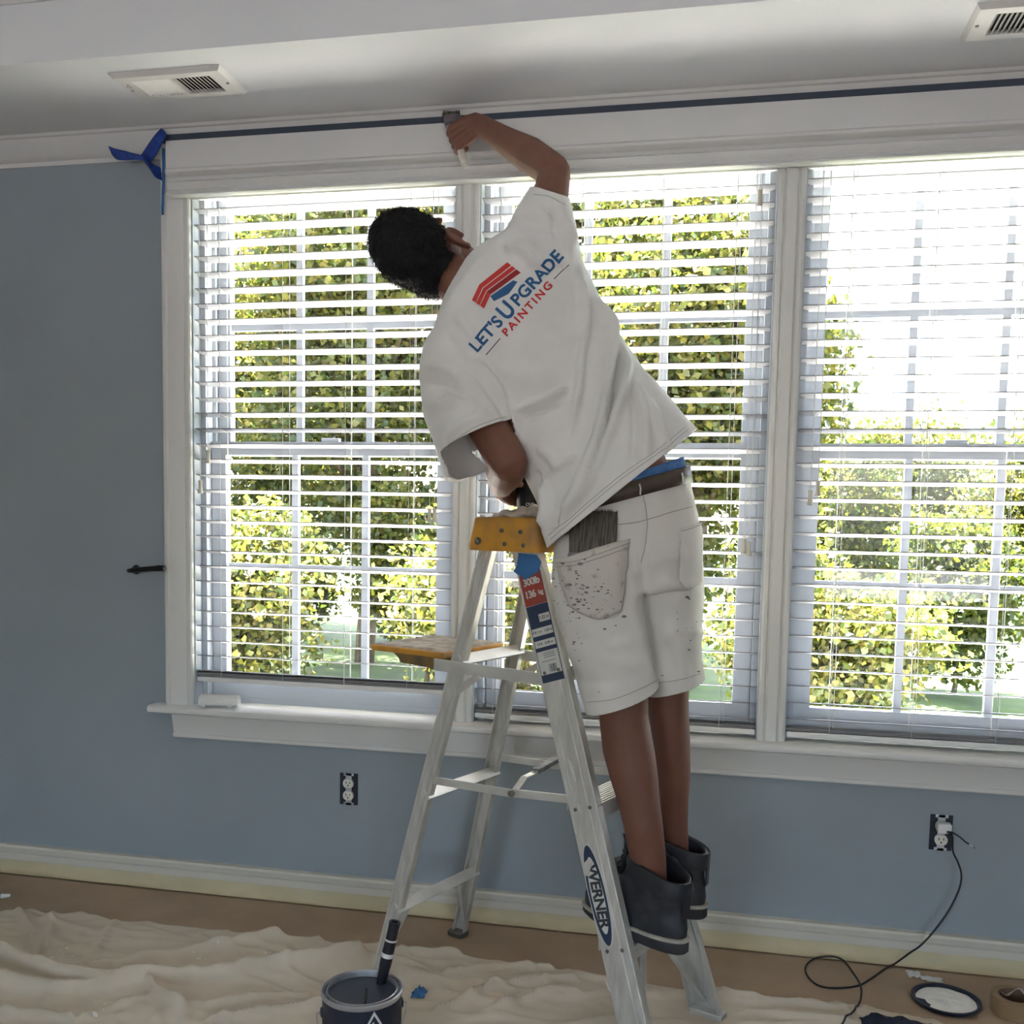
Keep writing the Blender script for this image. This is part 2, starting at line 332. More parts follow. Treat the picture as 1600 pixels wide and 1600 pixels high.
blind(*WIN[2], zt3, 0.632, 'white blind lowered to the sill over the outlet with the charger', xs_([1323, 1455, 1590]) + [0.93], [(1278, 763), (1266, 777)], 2)
# ------------------------------------------------------------------ outside: lawn, trees, shrubs
M_lawn = mat('lawn', (60, 78, 24), 0.9, var=0.25, vscale=3, bump=0.6, bscale=40)
M_bark = mat('bark', (98, 82, 66), 0.9, var=0.3, vscale=12, bump=0.6, bscale=30)
M_leaf = [mat('leaf_yellow_green', (86, 88, 28), 0.45, var=0.35, vscale=3, trans=0.55), mat('leaf_mid_green', (60, 72, 25), 0.45, var=0.35, vscale=3, trans=0.45), mat('leaf_pale', (114, 107, 48), 0.45, var=0.25, vscale=3, trans=0.55)]
M_bloom = mat('cream_blossom', (244, 238, 214), 0.7, var=0.05)
GZ = -0.55
def ground_z(x, y): return GZ
b = MB(); b.add([(-40, 0.16, GZ), (40, 0.16, GZ), (40, 70, GZ), (-40, 70, GZ)], [(0, 1, 2, 3)])
tag(b.build('lawn', M_lawn), kind=S)
MB().span((-7.5, 0.17, GZ - 0.05), (10, 4.1, GZ + 0.03)).build('bounce_slab', mat('pale_bounce_slab', (214, 210, 202), 0.85, var=0.05, vscale=3))['kind'] = S  # unseen pale slab, added to bounce sunlight up to the ceiling
b = MB(); b.add([(-40, -40, GZ - 0.02), (40, -40, GZ - 0.02), (40, 0.16, GZ - 0.02), (-40, 0.16, GZ - 0.02)], [(0, 1, 2, 3)])
tag(b.build('ground_behind_house', mat('grey_low_bounce_ground', (100, 100, 104), 0.9, var=0.1)), kind=S)  # unseen ground, its grey chosen to cut bounce through the rear windows
rng = np.random.default_rng(5)
def leaves(name, centers, sizes, m, parent):
    """leaf blades: a folded diamond of two triangles pairs each"""
    n = len(centers); d = rng.normal(size=(n, 3)); d /= np.linalg.norm(d, axis=1)[:, None]; d[:, 2] -= 0.25
    d /= np.linalg.norm(d, axis=1)[:, None]
    s = np.cross(d, rng.normal(size=(n, 3))); s /= np.linalg.norm(s, axis=1)[:, None]; nn = np.cross(d, s)
    L = sizes[:, None]; W_ = L * 0.36
    P = np.stack([centers - d * L / 2, centers + s * W_ + nn * L * 0.1, centers + d * L / 2, centers - s * W_ + nn * L * 0.1], 1).reshape(-1, 3)
    i = np.arange(n) * 4; Fq = np.stack([i, i + 1, i + 2, i + 3], 1)
    me = bpy.data.meshes.new(name); org = WL[parent.name]
    me.vertices.add(4 * n); me.vertices.foreach_set('co', (P - org).astype(np.float32).ravel())
    me.loops.add(4 * n); me.loops.foreach_set('vertex_index', Fq.astype(np.int32).ravel())
    me.polygons.add(n); me.polygons.foreach_set('loop_start', (np.arange(n) * 4).astype(np.int32))
    mi = rng.choice(len(m), size=n, p=[1.0 / len(m)] * len(m)) if len(m) > 1 else np.zeros(n)
    for mm in m: me.materials.append(mm)
    me.polygons.foreach_set('material_index', mi.astype(np.int32))
    me.update(calc_edges=True); me.validate()
    return link(name, me, org, parent)
def plant(name, x, y, rx, ry, z0, z1, nleaf, size, label, cat, mats, group, trunk=0.07, clumps=40, bloom=0):
    t = thing(name, (x, y, GZ), label, cat, group)
    zc, rz = (z0 + z1) / 2, (z1 - z0) / 2
    u = rng.normal(size=(clumps, 3)); u /= np.linalg.norm(u, axis=1)[:, None]; rad = rng.random(clumps) ** 0.45
    cc = np.array([x, y, zc]) + u * rad[:, None] * np.array([rx, ry, rz]) * 0.86
    nleaf = int(nleaf * 1.7); size = size * 0.74; per = max(1, nleaf // clumps)
    P = []
    for c in cc:
        r = rng.uniform(0.26, 0.46) * min(rx, rz) * 1.2
        q = rng.normal(size=(per, 3)); q /= np.linalg.norm(q, axis=1)[:, None]; P.append(c + q * (r * rng.random(per) ** 0.5)[:, None] * np.array([1.2, 1.0, 0.8]))
    P = np.concatenate(P); P = P[P[:, 1] > 0.75]; P[:, 2] = np.maximum(P[:, 2], GZ + 0.03)
    tag(leaves('foliage', P, size * rng.uniform(0.6, 1.3, len(P)), mats, t), kind='stuff')
    b = MB()
    b.tube(spline([(x, y, GZ - 0.05), (x + 0.06 * rx, y, zc - 0.5 * rz), (x - 0.05 * rx, y, zc + 0.5 * rz)], 5), [trunk * (1 - 0.06 * i) for i in range(11)], 8)
    b.build('trunk', M_bark, t, smooth=True)
    b = MB()
    for c in cc[::2]:
        a = V3(x, y, zc + rng.uniform(-0.7, 0.2) * rz); m_ = (a + c) / 2 + V3(0, 0, 0.08 * rz); b.tube([a, m_, c], [trunk * 0.35, trunk * 0.24, trunk * 0.1], 5)
    b.build('branches', M_bark, t, smooth=True)
    if bloom:
        for k in range(bloom):
            c = cc[k % clumps] + rng.normal(size=3) * 0.12; c[1] = min(c[1], y - 0.3 * ry); q = MB()
            for _ in range(26):
                d = unit(rng.normal(size=3)); pp = c + d * 0.055; s1 = unit(np.cross(d, V3(0.3, 0.2, 0.9))) * 0.022; s2 = unit(np.cross(d, s1)) * 0.022
                q.add([pp - s1 - s2, pp + s1 - s2, pp + s1 + s2, pp - s1 + s2], [(0, 1, 2, 3)])
            q.build('blossom', M_bloom, t, fixn=False)
YG = [M_leaf[0], M_leaf[1], M_leaf[2]]
G = 'trees and shrubs outside the window'
plant('garden_tree', -8.2, 8.2, 1.75, 1.3, -0.3, 7.2, 30000, 0.125, 'leafy yellow-green tree seen through the raised blind, by its left jamb', 'tree', YG, G, 0.13, 80)
plant('garden_tree', -4.2, 8.4, 1.80, 1.3, -0.3, 7.2, 30000, 0.125, 'leafy yellow-green tree seen through the middle of the raised blind', 'tree', YG, G, 0.13, 80)
plant('garden_tree', -0.35, 8.4, 1.45, 1.3, -0.1, 6.0, 26000, 0.125, 'leafy tree seen past the man\'s raised elbow', 'tree', YG, G, 0.12, 70)
plant('garden_tree', -6.9, 12.4, 1.75, 1.5, -0.3, 9.0, 28000, 0.15, 'taller leafy tree standing behind the gap of the two nearest garden trees', 'tree', YG, G, 0.14, 80)
plant('garden_tree', -2.2, 12.4, 1.75, 1.5, -0.2, 9.0, 28000, 0.15, 'leafy tree seen through the blind beside the man\'s head and arm', 'tree', YG, G, 0.14, 80)
plant('garden_tree', -11.6, 12.4, 2.0, 1.5, -0.3, 8.6, 22000, 0.15, 'leafy tree standing furthest from the charger, behind the blue wall side', 'tree', YG, G, 0.14, 80)
plant('garden_shrub', -7.2, 5.1, 1.2, 0.75, GZ, 1.35, 11000, 0.09, 'low yellow-green shrub under the left tree', 'shrub', YG, G, 0.03, 44, 6)
plant('garden_shrub', -4.35, 5.05, 1.15, 0.72, GZ, 1.45, 11000, 0.09, 'low yellow-green shrub behind the ladder\'s shelf', 'shrub', YG, G, 0.03, 44, 6)
plant('garden_shrub', -1.6, 5.1, 1.05, 0.75, GZ, 1.35, 11000, 0.09, 'low shrub seen between the ladder\'s rails', 'shrub', YG, G, 0.03, 44, 6)
plant('garden_shrub', -2.95, 6.85, 0.68, 0.30, GZ, 1.9, 9000, 0.09, 'taller shrub between the two low shrubs seen through the ladder', 'shrub', YG, G, 0.03, 40)
plant('garden_shrub', -5.75, 6.85, 0.68, 0.30, GZ, 1.9, 9000, 0.09, 'taller shrub between the two low shrubs furthest from the man', 'shrub', YG, G, 0.03, 40)
plant('garden_shrub', 0.75, 5.4, 0.95, 0.8, GZ, 1.25, 10000, 0.09, 'flowering shrub behind the man\'s legs', 'shrub', YG, G, 0.03, 40, 8)
plant('garden_shrub', 2.45, 8.3, 0.75, 0.75, GZ, 1.5, 9000, 0.10, 'flowering shrub seen low through the lowered blind above the charger', 'shrub', [M_leaf[1], M_leaf[0]], G, 0.03, 36, 8)
plant('garden_shrub', 4.6, 8.0, 0.85, 0.8, GZ, 1.7, 9000, 0.10, 'flowering shrub toward the window\'s right jamb', 'shrub', [M_leaf[1], M_leaf[0]], G, 0.03, 36, 9)
for k, x in enumerate((-7.5, -6.0, -4.5, -3.0, -1.5)):
    plant('low_hedge', x, 10.55, 0.50, 0.35, GZ, 1.0, 6000, 0.10, ['low hedge clump at the end of its row, furthest from the ladder', 'low hedge clump beside the end one, furthest from the ladder', 'middle clump of the low hedge row behind the garden trees', 'low hedge clump seen below the ladder\'s shelf', 'low hedge clump at the end of its row, between the ladder rails'][k], 'shrub', YG, G, 0.02, 44)
for k, (x, y, rx, zt_) in enumerate([(2.0, 15.5, 1.35, 3.5), (5.6, 15.5, 1.5, 3.2), (3.9, 19.5, 1.7, 4.2), (9.2, 15.5, 1.4, 3.6), (9.0, 19.6, 1.6, 4.4)]):
    plant('far_tree', x, y, rx, 1.4, GZ, zt_, 9000, 0.14, ['pale green far tree beside the window\'s second post', 'pale green far tree in the middle of the charger-side window', 'taller far tree with an uneven top below the sky', 'far tree at the end of the row', 'far tree behind the gap at the end of the row'][k], 'tree', YG, G, 0.12, 60)
# ------------------------------------------------------------------ step ladder
LOX, LOY, LAN = -0.471, -0.446, -0.389
LC, LS = math.cos(LAN), math.sin(LAN)
def LP(u, l, z): return V3(LOX + u * LC - l * LS, LOY + u * LS + l * LC, z)
LU, LL = V3(LC, LS, 0), V3(-LS, LC, 0)         # u: towards the steps; l: across, away from the camera
M_alu = mat('worn_aluminium', (216, 214, 208), 0.45, 0.45, rgb2=(190, 187, 180), vscale=9, bump=0.1, bscale=30, stretch=(6, 6, 1), lo=0.3, hi=0.7)
M_alu2 = mat('bright_aluminium', (224, 223, 218), 0.4, 0.5, rgb2=(200, 198, 192), vscale=10)
M_cap = mat('orange_yellow_plastic', (206, 148, 50), 0.55, rgb2=(160, 120, 70), vscale=16, lo=0.42, hi=0.72, bump=0.15, bscale=40)
M_shelf_top = mat('paint_caked_shelf', (170, 160, 146), 0.75, rgb2=(136, 124, 108), vscale=26, lo=0.4, hi=0.62, bump=0.5, bscale=50)
M_shelf = mat('brown_shelf_plastic', (110, 92, 66), 0.6, rgb2=(150, 118, 60), vscale=18)
M_rivet = mat('dull_rivet', (120, 116, 108), 0.45, 0.7)
M_dark = mat('dark_rubber', (38, 38, 40), 0.6)
M_splat = mat('dried_paint', (214, 212, 206), 0.7)
LAD = thing('step_ladder', LP(0.04, 0, 0), 'worn aluminium step ladder with a yellow-orange plastic top, the man standing on it', 'ladder')
FT = {}
for nm, sg in (('n', -1), ('f', 1)):
    FT[nm + 'f'] = (LP(0.443, sg * 0.185, 0.0), LP(0.049, sg * 0.134, 1.213)); FT[nm + 'r'] = (LP(-0.358, sg * 0.192, 0.0), LP(-0.055, sg * 0.120, 1.213))
def on_rail(k, z):
    a, b_ = FT[k]; t = z / 1.213; return a + (b_ - a) * t
def rail_axes(k):
    a, b_ = FT[k]; d = unit(b_ - a); e = unit(LU - d * (LU @ d)); inw = LL * (1 if k[0] == 'n' else -1); n = unit(np.cross(d, e)); n = n if n @ inw > 0 else -n
    return d, e, n
def rail(k, wd, fl, th, label=None):
    a, b_ = FT[k]; d, e, n = rail_axes(k); h = wd / 2
    r_ = 0.0016
    prof = [(-h, fl), (-h, 0.002), (-h + 0.002, 0), (-h * 0.55, 0), (-h * 0.52, r_), (-h * 0.44, r_), (-h * 0.40, 0), (h * 0.40, 0), (h * 0.44, r_), (h * 0.52, r_), (h * 0.55, 0), (h - 0.002, 0), (h, 0.002), (h, fl), (h - th, fl), (h - th, th), (-h + th, th), (-h + th, fl)]
    # rail runs to the floor with a level cut
    mb = MB(); top = [b_ + p * e + q * n for p, q in prof]; bot = []
    for p, q in prof:
        x = a + p * e + q * n; bot.append(x - d * ((x[2] - 0.012) / d[2]))
    mb.rings([bot, top], True)
    return mb.build('front_rail' if k[1] == 'f' else 'rear_rail', M_alu, LAD)
RAILS = {k: rail(k, 0.076 if k[1] == 'f' else 0.040, 0.026 if k[1] == 'f' else 0.022, 0.003) for k in FT}
# feet
for k in FT:
    d, e, n = rail_axes(k); wd = 0.076 if k[1] == 'f' else 0.040; c = FT[k][0]
    MB().box(c + n * 0.014 + V3(0, 0, 0.0125), (wd + 0.012, 0.038, 0.016), np.stack([LU, LL, V3(0, 0, 1)], 1), 0.003).build('foot', M_alu2 if k[1] == 'f' else M_rivet, LAD)
# steps with ribbed treads
for z in (0.285, 0.595, 0.905):
    a, b_ = on_rail('nf', z), on_rail('ff', z); n0 = rail_axes('nf')[2]; n1 = rail_axes('ff')[2]; a = a + n0 * 0.003; b_ = b_ + n1 * 0.003
    prof = []; hw = 0.041
    for i in range(9):
        x = -hw + 2 * hw * i / 9
        prof += [(x, 0.0), (x + hw * 2 / 9 * 0.45, 0.0), (x + hw * 2 / 9 * 0.5, -0.003), (x + hw * 2 / 9 * 0.95, -0.003)]
    prof += [(hw, 0.0), (hw, -0.034), (hw - 0.003, -0.034), (hw - 0.003, -0.007), (-hw + 0.003, -0.007), (-hw + 0.003, -0.024), (-hw, -0.024)]
    MB().extrude(prof, a, b_, LU, (0, 0, 1)).build('step', M_alu2, LAD)
    for k in ('nf', 'ff'):
        d, e, n = rail_axes(k)
        for q in (-0.02, 0.02):
            MB().lathe([(0.0045, 0), (0.0045, 0.002), (0.003, 0.0035), (0.0005, 0.004)], on_rail(k, z - 0.012) + e * q, 10, -n).build('rivet', M_rivet, LAD, smooth=True)
# braces under the lowest step
for k, l0 in (('nf', -0.03), ('ff', 0.03)):
    d, e, n = rail_axes(k); MB().bar(LP(0.355, l0, 0.252), on_rail(k, 0.035) + n * 0.012, 0.016, 0.003, LU).build('step_brace', M_alu2, LAD)
    MB().bar(on_rail(k, 0.255) + n * 0.02 + e * 0.03, on_rail(k, 0.10) + n * 0.006 + e * 0.03, 0.02, 0.003, n).build('step_brace', M_alu2, LAD)
# rear cross bars and their small braces
def z_at(k, py):
    lo, hi = 0.0, 1.2
    for _ in range(40):
        m_ = (lo + hi) / 2
        if proj(on_rail(k, m_))[1] > py: lo = m_
        else: hi = m_
    return (lo + hi) / 2
for yn, yf in ((1252, 1192), (1432, 1345), (1030, 1014)):
    zn = (z_at('nr', yn) + z_at('fr', yf)) / 2
    a, b_ = on_rail('nr', zn), on_rail('fr', zn); MB().bar(a + LU * 0.012, b_ + LU * 0.012, 0.030, 0.009, (V3(0, 0, 0.8) - LU * 0.6), 0.002).build('rear_cross_bar', M_alu2, LAD)
    if yn == 1432:
        for k, l0 in (('nr', -0.10), ('fr', 0.10)):
            q = on_rail(k, 0.045); m_ = a + (b_ - a) * (0.22 if k == 'nr' else 0.78); MB().bar(m_ - V3(0, 0, 0.005), q, 0.012, 0.003, LU).build('rear_brace', M_alu2, LAD)
# spreaders: two links a side and the pull bar with a dark grip
JT = {}
for s_, k in (('n', -1), ('f', 1)):
    zr, zf = (z_at('nr', 1218), z_at('nf', 1252)); a, b_ = on_rail(s_ + 'r', zr), on_rail(s_ + 'f', zf); nn = rail_axes(s_ + 'r')[2]
    a = a + nn * 0.006; b_ = b_ + nn * 0.004; j = a + (b_ - a) * 0.57 + V3(0, 0, -0.006); JT[s_] = j
    MB().bar(a, j, 0.020, 0.004, V3(0, 0, 1), 0.001).build('spreader', M_alu2, LAD); MB().bar(j + nn * 0.005, b_ + nn * 0.005, 0.020, 0.004, V3(0, 0, 1), 0.001).build('spreader', M_alu2, LAD)
    MB().lathe([(0.008, -0.004), (0.008, 0.006), (0.005, 0.009), (0.0005, 0.009)], j, 14, -nn).build('spreader_pivot', M_rivet, LAD, smooth=30)
j0, j1 = JT['n'] + LL * 0.01, JT['f'] - LL * 0.01; dj = j1 - j0
pth = [j0, j0 + dj * 0.16 + V3(0, 0, 0.028), j0 + dj * 0.30 + V3(0, 0, 0.030), j0 + dj * 0.34 + V3(0, 0, 0.034), j0 + dj * 0.68 + V3(0, 0, 0.044), j0 + dj * 0.74 + V3(0, 0, 0.06), j0 + dj * 0.86 + V3(0, 0, 0.05), j1]
mb = MB()
for p, q in zip(pth[:-1], pth[1:]): mb.bar(p, q + unit(q - p) * 0.002, 0.018, 0.004, LU)
pb = mb.build('pull_bar', M_alu2, LAD)
MB().bar(j0 + dj * 0.33 + V3(0, 0, 0.034), j0 + dj * 0.68 + V3(0, 0, 0.045), 0.024, 0.012, LU, 0.002).build('grip_sleeve', mat('grey_grip', (120, 120, 120), 0.5, rgb2=(60, 60, 62), vscale=60), pb)
# top cap, moulded, with rivets
ca, cb, ch = -0.084, 0.112, 0.16
mb = MB(); N = []
capz0, capz1 = 1.172, 1.254
def cap_ring(z, grow, rr=0.022):
    pts = []; x0, x1, y0, y1 = ca - grow * 0.9, cb + grow * 0.35, -ch - grow * 0.2, ch + grow * 0.2
    for cx, cy, a0 in ((x1 - rr, y1 - rr, 0), (x0 + rr, y1 - rr, 90), (x0 + rr, y0 + rr, 180), (x1 - rr, y0 + rr, 270)):
        for k in range(5): t = math.radians(a0 + 22.5 * k); pts.append(LP(cx + rr * math.cos(t), cy + rr * math.sin(t), z))
    return pts
mb.rings([cap_ring(capz0, 0.012), cap_ring(capz0 + 0.012, 0.014), cap_ring(capz1 - 0.012, 0.0), cap_ring(capz1 - 0.003, -0.003), cap_ring(capz1, -0.012), cap_ring(capz1 - 0.006, -0.03)], True)
CAPO = mb.build('top_cap', M_cap, LAD, smooth=40)
nc = -LL
for u, z in ((-0.058, 1.195), (0.012, 1.222), (0.066, 1.220), (0.022, 1.190), (0.076, 1.188)):
    MB().lathe([(0.0095, 0.0), (0.0095, 0.003), (0.006, 0.0035), (0.005, 0.006), (0.0005, 0.007)] if u < 0 else [(0.0055, 0.0), (0.0055, 0.003), (0.003, 0.0035), (0.003, 0.0015), (0.0005, 0.0015)], LP(u, -ch - 0.0015, z), 14, nc).build('rivet', M_rivet, CAPO, smooth=30)
# fold-out shelf behind the rear rails with its brackets
zs_ = 0.905
mb = MB(); sx0, sx1, sl = -0.43, -0.18, 0.137
mb.box(LP((sx0 + sx1) / 2, 0.0, zs_ - 0.008), (sx1 - sx0, 2 * sl, 0.016), np.stack([LU, LL, V3(0, 0, 1)], 1), 0.005)
SH = mb.build('shelf', M_cap, LAD)
mb = MB(); nx, ny = 30, 34; vs = []; fs = []
for i in range(nx):
    for j in range(ny):
        u, l = sx0 + 0.006 + (sx1 - sx0 - 0.012) * i / (nx - 1), -sl + 0.006 + (2 * sl - 0.012) * j / (ny - 1)
        e_ = min(i, nx - 1 - i, j, ny - 1 - j); hh = 0.0 if e_ == 0 else 0.003 + 0.006 * max(0, noise.noise(Vector((u * 22, l * 22, 0.3)))) ; vs.append(LP(u, l, zs_ + hh))
fs = [(i * ny + j, (i + 1) * ny + j, (i + 1) * ny + j + 1, i * ny + j + 1) for i in range(nx - 1) for j in range(ny - 1)]
mb.add(vs, fs).build('dried_paint_crust', M_shelf_top, SH, smooth=True)
mb = MB(); pr = [(sx0 + 0.055, -0.016), (sx0 + 0.075, -0.030), (sx0 + 0.085, -0.044), (sx1 - 0.03, -0.050), (sx1 - 0.02, -0.016)]
mb.extrude([(p, q) for p, q in pr], LP(0, -sl + 0.025, zs_), LP(0, sl - 0.025, zs_), LU, (0, 0, 1)).build('shelf_tray', M_shelf, SH)
for s_, sg in (('n', -1), ('f', 1)):
    a = LP(-0.20, sg * 0.150, zs_ - 0.03); b_ = on_rail(s_ + 'f', zs_ - 0.035) + rail_axes(s_ + 'f')[2] * 0.004
    MB().bar(a, b_, 0.030, 0.004, V3(0, 0, 1), 0.001).build('shelf_bracket', M_alu2, LAD)
    MB().bar(LP(-0.06, sg * 0.148, zs_ - 0.045), on_rail(s_ + 'r', zs_ - 0.11) + rail_axes(s_ + 'r')[2] * 0.01, 0.018, 0.003, LU).build('shelf_strut', M_alu2, LAD)
    MB().lathe([(0.008, 0), (0.008, 0.004), (0.0005, 0.006)], on_rail(s_ + 'r', zs_ - 0.028) + rail_axes(s_ + 'r')[2] * 0.002, 12, -rail_axes(s_ + 'r')[2]).build('rivet', M_rivet, LAD, smooth=30)
# stickers on the near front rail: local coordinates s (up the rail), t (across, towards the steps)
RD, RE, RN = rail_axes('nf'); RO = FT['nf'][0]
def web(px, py):
    """(s, t) on the outer web of the near front rail under a photo pixel"""
    r = ray(px, py); k = ((RO - CAM) @ RN) / (r @ RN); p = CAM + r * k - RO; return p @ RD, p @ RE
def WP(s, t, lift=0.0008): return RO + RD * s + RE * t - RN * lift
def plate(name, pts, m, lift, par):
    mb = MB(); n = len(pts); mb.add([WP(s, t, lift) for s, t in pts] + [WP(s, t, 0.0001) for s, t in pts], [tuple(range(n))] + [(i, (i + 1) % n, (i + 1) % n + n, i + n) for i in range(n)]); return mb.build(name, m, par)
RAILN = RAILS['nf']
M_red = mat('sticker_red', (166, 62, 50), 0.5, rgb2=(140, 70, 56), vscale=30); M_navy = mat('sticker_navy', (40, 52, 78), 0.5); M_stw = mat('sticker_white', (206, 206, 200), 0.5, var=0.06, vscale=20); M_ink = mat('sticker_ink', (52, 54, 60), 0.6)
M_btape = mat('blue_painters_tape', (58, 112, 168), 0.7, var=0.12, vscale=20); M_btape2 = mat('blue_tape_dark', (30, 62, 140), 0.7, var=0.2, vscale=20)
s900, s945, s1066 = web(833, 893)[0], web(840, 944)[0], web(866, 1064)[0]
TW = 0.031
def rect(s0, s1, t0=-TW, t1=TW): return [(s0, t0), (s0, t1), (s1, t1), (s1, t0)]
plate('rating_sticker', rect(s945, s900), M_red, 0.0009, RAILN)
plate('rating_sticker', rect(s1066, s945 - 0.001), M_navy, 0.0009, RAILN)
H_ = s945 - s1066
for a, b_ in ((0.13, 0.23), (0.30, 0.40), (0.46, 0.55)): plate('sticker_panel', rect(s945 - H_ * b_, s945 - H_ * a, -TW * (0.05 if a == 0.13 else 0.94), TW * 0.94), M_stw, 0.0012, RAILN)
plate('sticker_panel', rect(s945 - H_ * 0.90, s945 - H_ * 0.60, -TW * 0.95, TW * 0.95), M_stw, 0.0012, RAILN)
mb = MB()
for (tx, fr, sz, t0) in (('1.22 m', 0.18, 0.010, 0.013), ('4 ft 1 in   1.50 m', 0.35, 0.0085, 0), ('14 ft   6.04 m', 0.505, 0.0085, 0)):
    text_on(mb, tx, WP(s945 - H_ * fr, t0, 0.0016), RE, RD, sz, 0.0002)
for k, (wd_, t0) in enumerate([(0.0012, -0.001), (0.0006, 0.0012), (0.0018, 0.0035), (0.0008, 0.006), (0.0014, 0.008), (0.0022, 0.0105), (0.0008, 0.0132), (0.0016, 0.0155), (0.001, 0.018)]):
    a = [WP(s945 - H_ * 0.88, t0 - 0.002, 0.0016), WP(s945 - H_ * 0.88, t0 + wd_ - 0.002, 0.0016), WP(s945 - H_ * 0.78, t0 + wd_ - 0.002, 0.0016), WP(s945 - H_ * 0.78, t0 - 0.002, 0.0016)]; mb.add(a, [(0, 1, 2, 3)])
for fr in (0.63, 0.655, 0.68, 0.73): mb.add([WP(s945 - H_ * fr, -0.02 + 0.008 * (fr < 0.7), 0.0016), WP(s945 - H_ * fr, 0.02, 0.0016), WP(s945 - H_ * (fr + 0.006), 0.02, 0.0016), WP(s945 - H_ * (fr + 0.006), -0.02 + 0.008 * (fr < 0.7), 0.0016)], [(0, 1, 2, 3)])
tag(mb.build('sticker_print', M_ink, RAILN), kind='stuff')
mb = MB(); text_on(mb, '300lb', WP(s900 - (s900 - s945) * 0.28, 0, 0.0014), RE, RD, 0.0235, 0.0007, 0.92); text_on(mb, '136', WP(s900 - (s900 - s945) * 0.66, -0.0105, 0.0014), RE, RD, 0.024, 0.0008, 0.86); text_on(mb, 'kg', WP(s900 - (s900 - s945) * 0.66, 0.0195, 0.0014), RE, RD, 0.016, 0.0004, 0.9)
mb.build('rating_lettering', M_stw, RAILN)
# maker's oval, partly scuffed
c0 = web(934, 1399); sa = abs(web(916, 1318)[0] - web(956, 1481)[0]) / 2; ta = 0.0245
ov = lambda k, n=40, ds=0.0, dt=0.0: [(c0[0] + ds + k * sa * math.sin(2 * math.pi * i / n), c0[1] + dt + (ta if k == 1 else ta * k) * math.cos(2 * math.pi * i / n)) for i in range(n)]
plate('maker_badge', ov(1.0), M_stw, 0.0008, RAILN)
n = 40; pts = [(c0[0] + 0.965 * sa * math.sin(2 * math.pi * i / n), c0[1] + 0.91 * ta * math.cos(2 * math.pi * i / n)) for i in range(n)]; plate('badge_field', pts, M_navy, 0.0010, RAILN)
pts = [(c0[0] + 0.74 * sa * math.sin(2 * math.pi * i / n), c0[1] + 0.68 * ta * math.cos(2 * math.pi * i / n)) for i in range(n)]; plate('badge_plate', pts, M_stw, 0.0012, RAILN)
mb = MB(); text_on(mb, 'WERNER', WP(c0[0] - 0.002, c0[1], 0.0016), -RD, RE, 0.037, 0.0014, 0.96); mb.build('badge_lettering', M_ink, RAILN)
pts = [(c0[0] + 0.62 * sa, c0[1] - 0.8 * ta), (c0[0] + 0.70 * sa, c0[1] - 0.2 * ta), (c0[0] + 0.62 * sa, c0[1] + 0.35 * ta), (c0[0] + 0.52 * sa, c0[1] - 0.1 * ta), (c0[0] + 0.38 * sa, c0[1] - 0.45 * ta), (c0[0] + 0.40 * sa, c0[1] - 0.9 * ta)]
plate('badge_scuff', pts, M_alu, 0.0018, RAILN)
# blue tape over the top of the sticker, paint drips
bt = [web(*p) for p in ((811, 864), (838, 867), (846, 878), (842, 893), (830, 900), (822, 906), (803, 893), (808, 884))]
plate('blue_tape_patch', bt, M_btape, 0.0022, RAILN)
for cx, cy, L_, W_ in ((893, 1200, 0.07, 0.010), (886, 1230, 0.05, 0.006), (905, 1262, 0.03, 0.005), (950, 1540, 0.04, 0.005), (868, 1130, 0.02, 0.004), (945, 1505, 0.02, 0.003), (900, 1300, 0.015, 0.004)):
    s_, t_ = web(cx, cy); pts = []
    for i in range(12):
        a = 2 * math.pi * i / 12; rr = 0.75 + 0.5 * noise.noise(Vector((cx, i * 1.7, 0))); pts.append((s_ + L_ / 2 * rr * math.sin(a), t_ + W_ / 2 * rr * math.cos(a) - 0.15 * L_ * 0.3 * math.sin(a)))
    plate('paint_drip', pts, M_splat, 0.0012, RAILN)
# ------------------------------------------------------------------ the painter
M_skin = mat('skin', (118, 77, 61), 0.62, var=0.08, vscale=10, bump=0.1, bscale=120)
M_hair = mat('black_hair', (14, 13, 13), 0.85, var=0.3, vscale=40)
M_shirt = mat('white_cotton', (236, 234, 231), 0.85, var=0.03, vscale=14, bump=0.15, bscale=500, trans=0.06)
M_shorts = mat('white_denim', (220, 216, 210), 0.85, var=0.03, vscale=10, bump=0.2, bscale=600)
M_belt = mat('dark_leather_belt', (74, 62, 54), 0.45, var=0.2, vscale=30)
M_boot = mat('black_boot_leather', (34, 36, 42), 0.5, rgb2=(56, 58, 64), vscale=14, lo=0.5, hi=0.75, bump=0.3, bscale=60)
M_sole = mat('boot_rubber_sole', (48, 49, 52), 0.7, var=0.2, vscale=30)
M_welt = mat('boot_welt', (176, 170, 158), 0.7, var=0.2, vscale=40)
M_stitch = mat('dark_stitch', (164, 156, 146), 0.8)
M_uwear = mat('blue_underwear', (70, 112, 170), 0.8, var=0.2, vscale=60)
def ringpx(xl, yl, xr, yr, Y, depth, axis, dY=0.0, n=28, pw=2.2):
    """section through a limb: silhouette pixels left and right at depth plane Y, thickness depth"""
    L_, R_ = atY(xl, yl, Y - dY / 2), atY(xr, yr, Y + dY / 2); c = (L_ + R_) / 2; U = (R_ - L_) / 2; axis = np.asarray(axis, float)
    Vv = np.cross(unit(axis), unit(U)); Vv = unit(Vv) * depth / 2; out = []
    for i in range(n):
        a = 2 * math.pi * i / n; ca_, sa_ = math.cos(a), math.sin(a)
        out.append(c + U * math.copysign(abs(ca_) ** (2 / pw), ca_) + Vv * math.copysign(abs(sa_) ** (2 / pw), sa_))
    return out
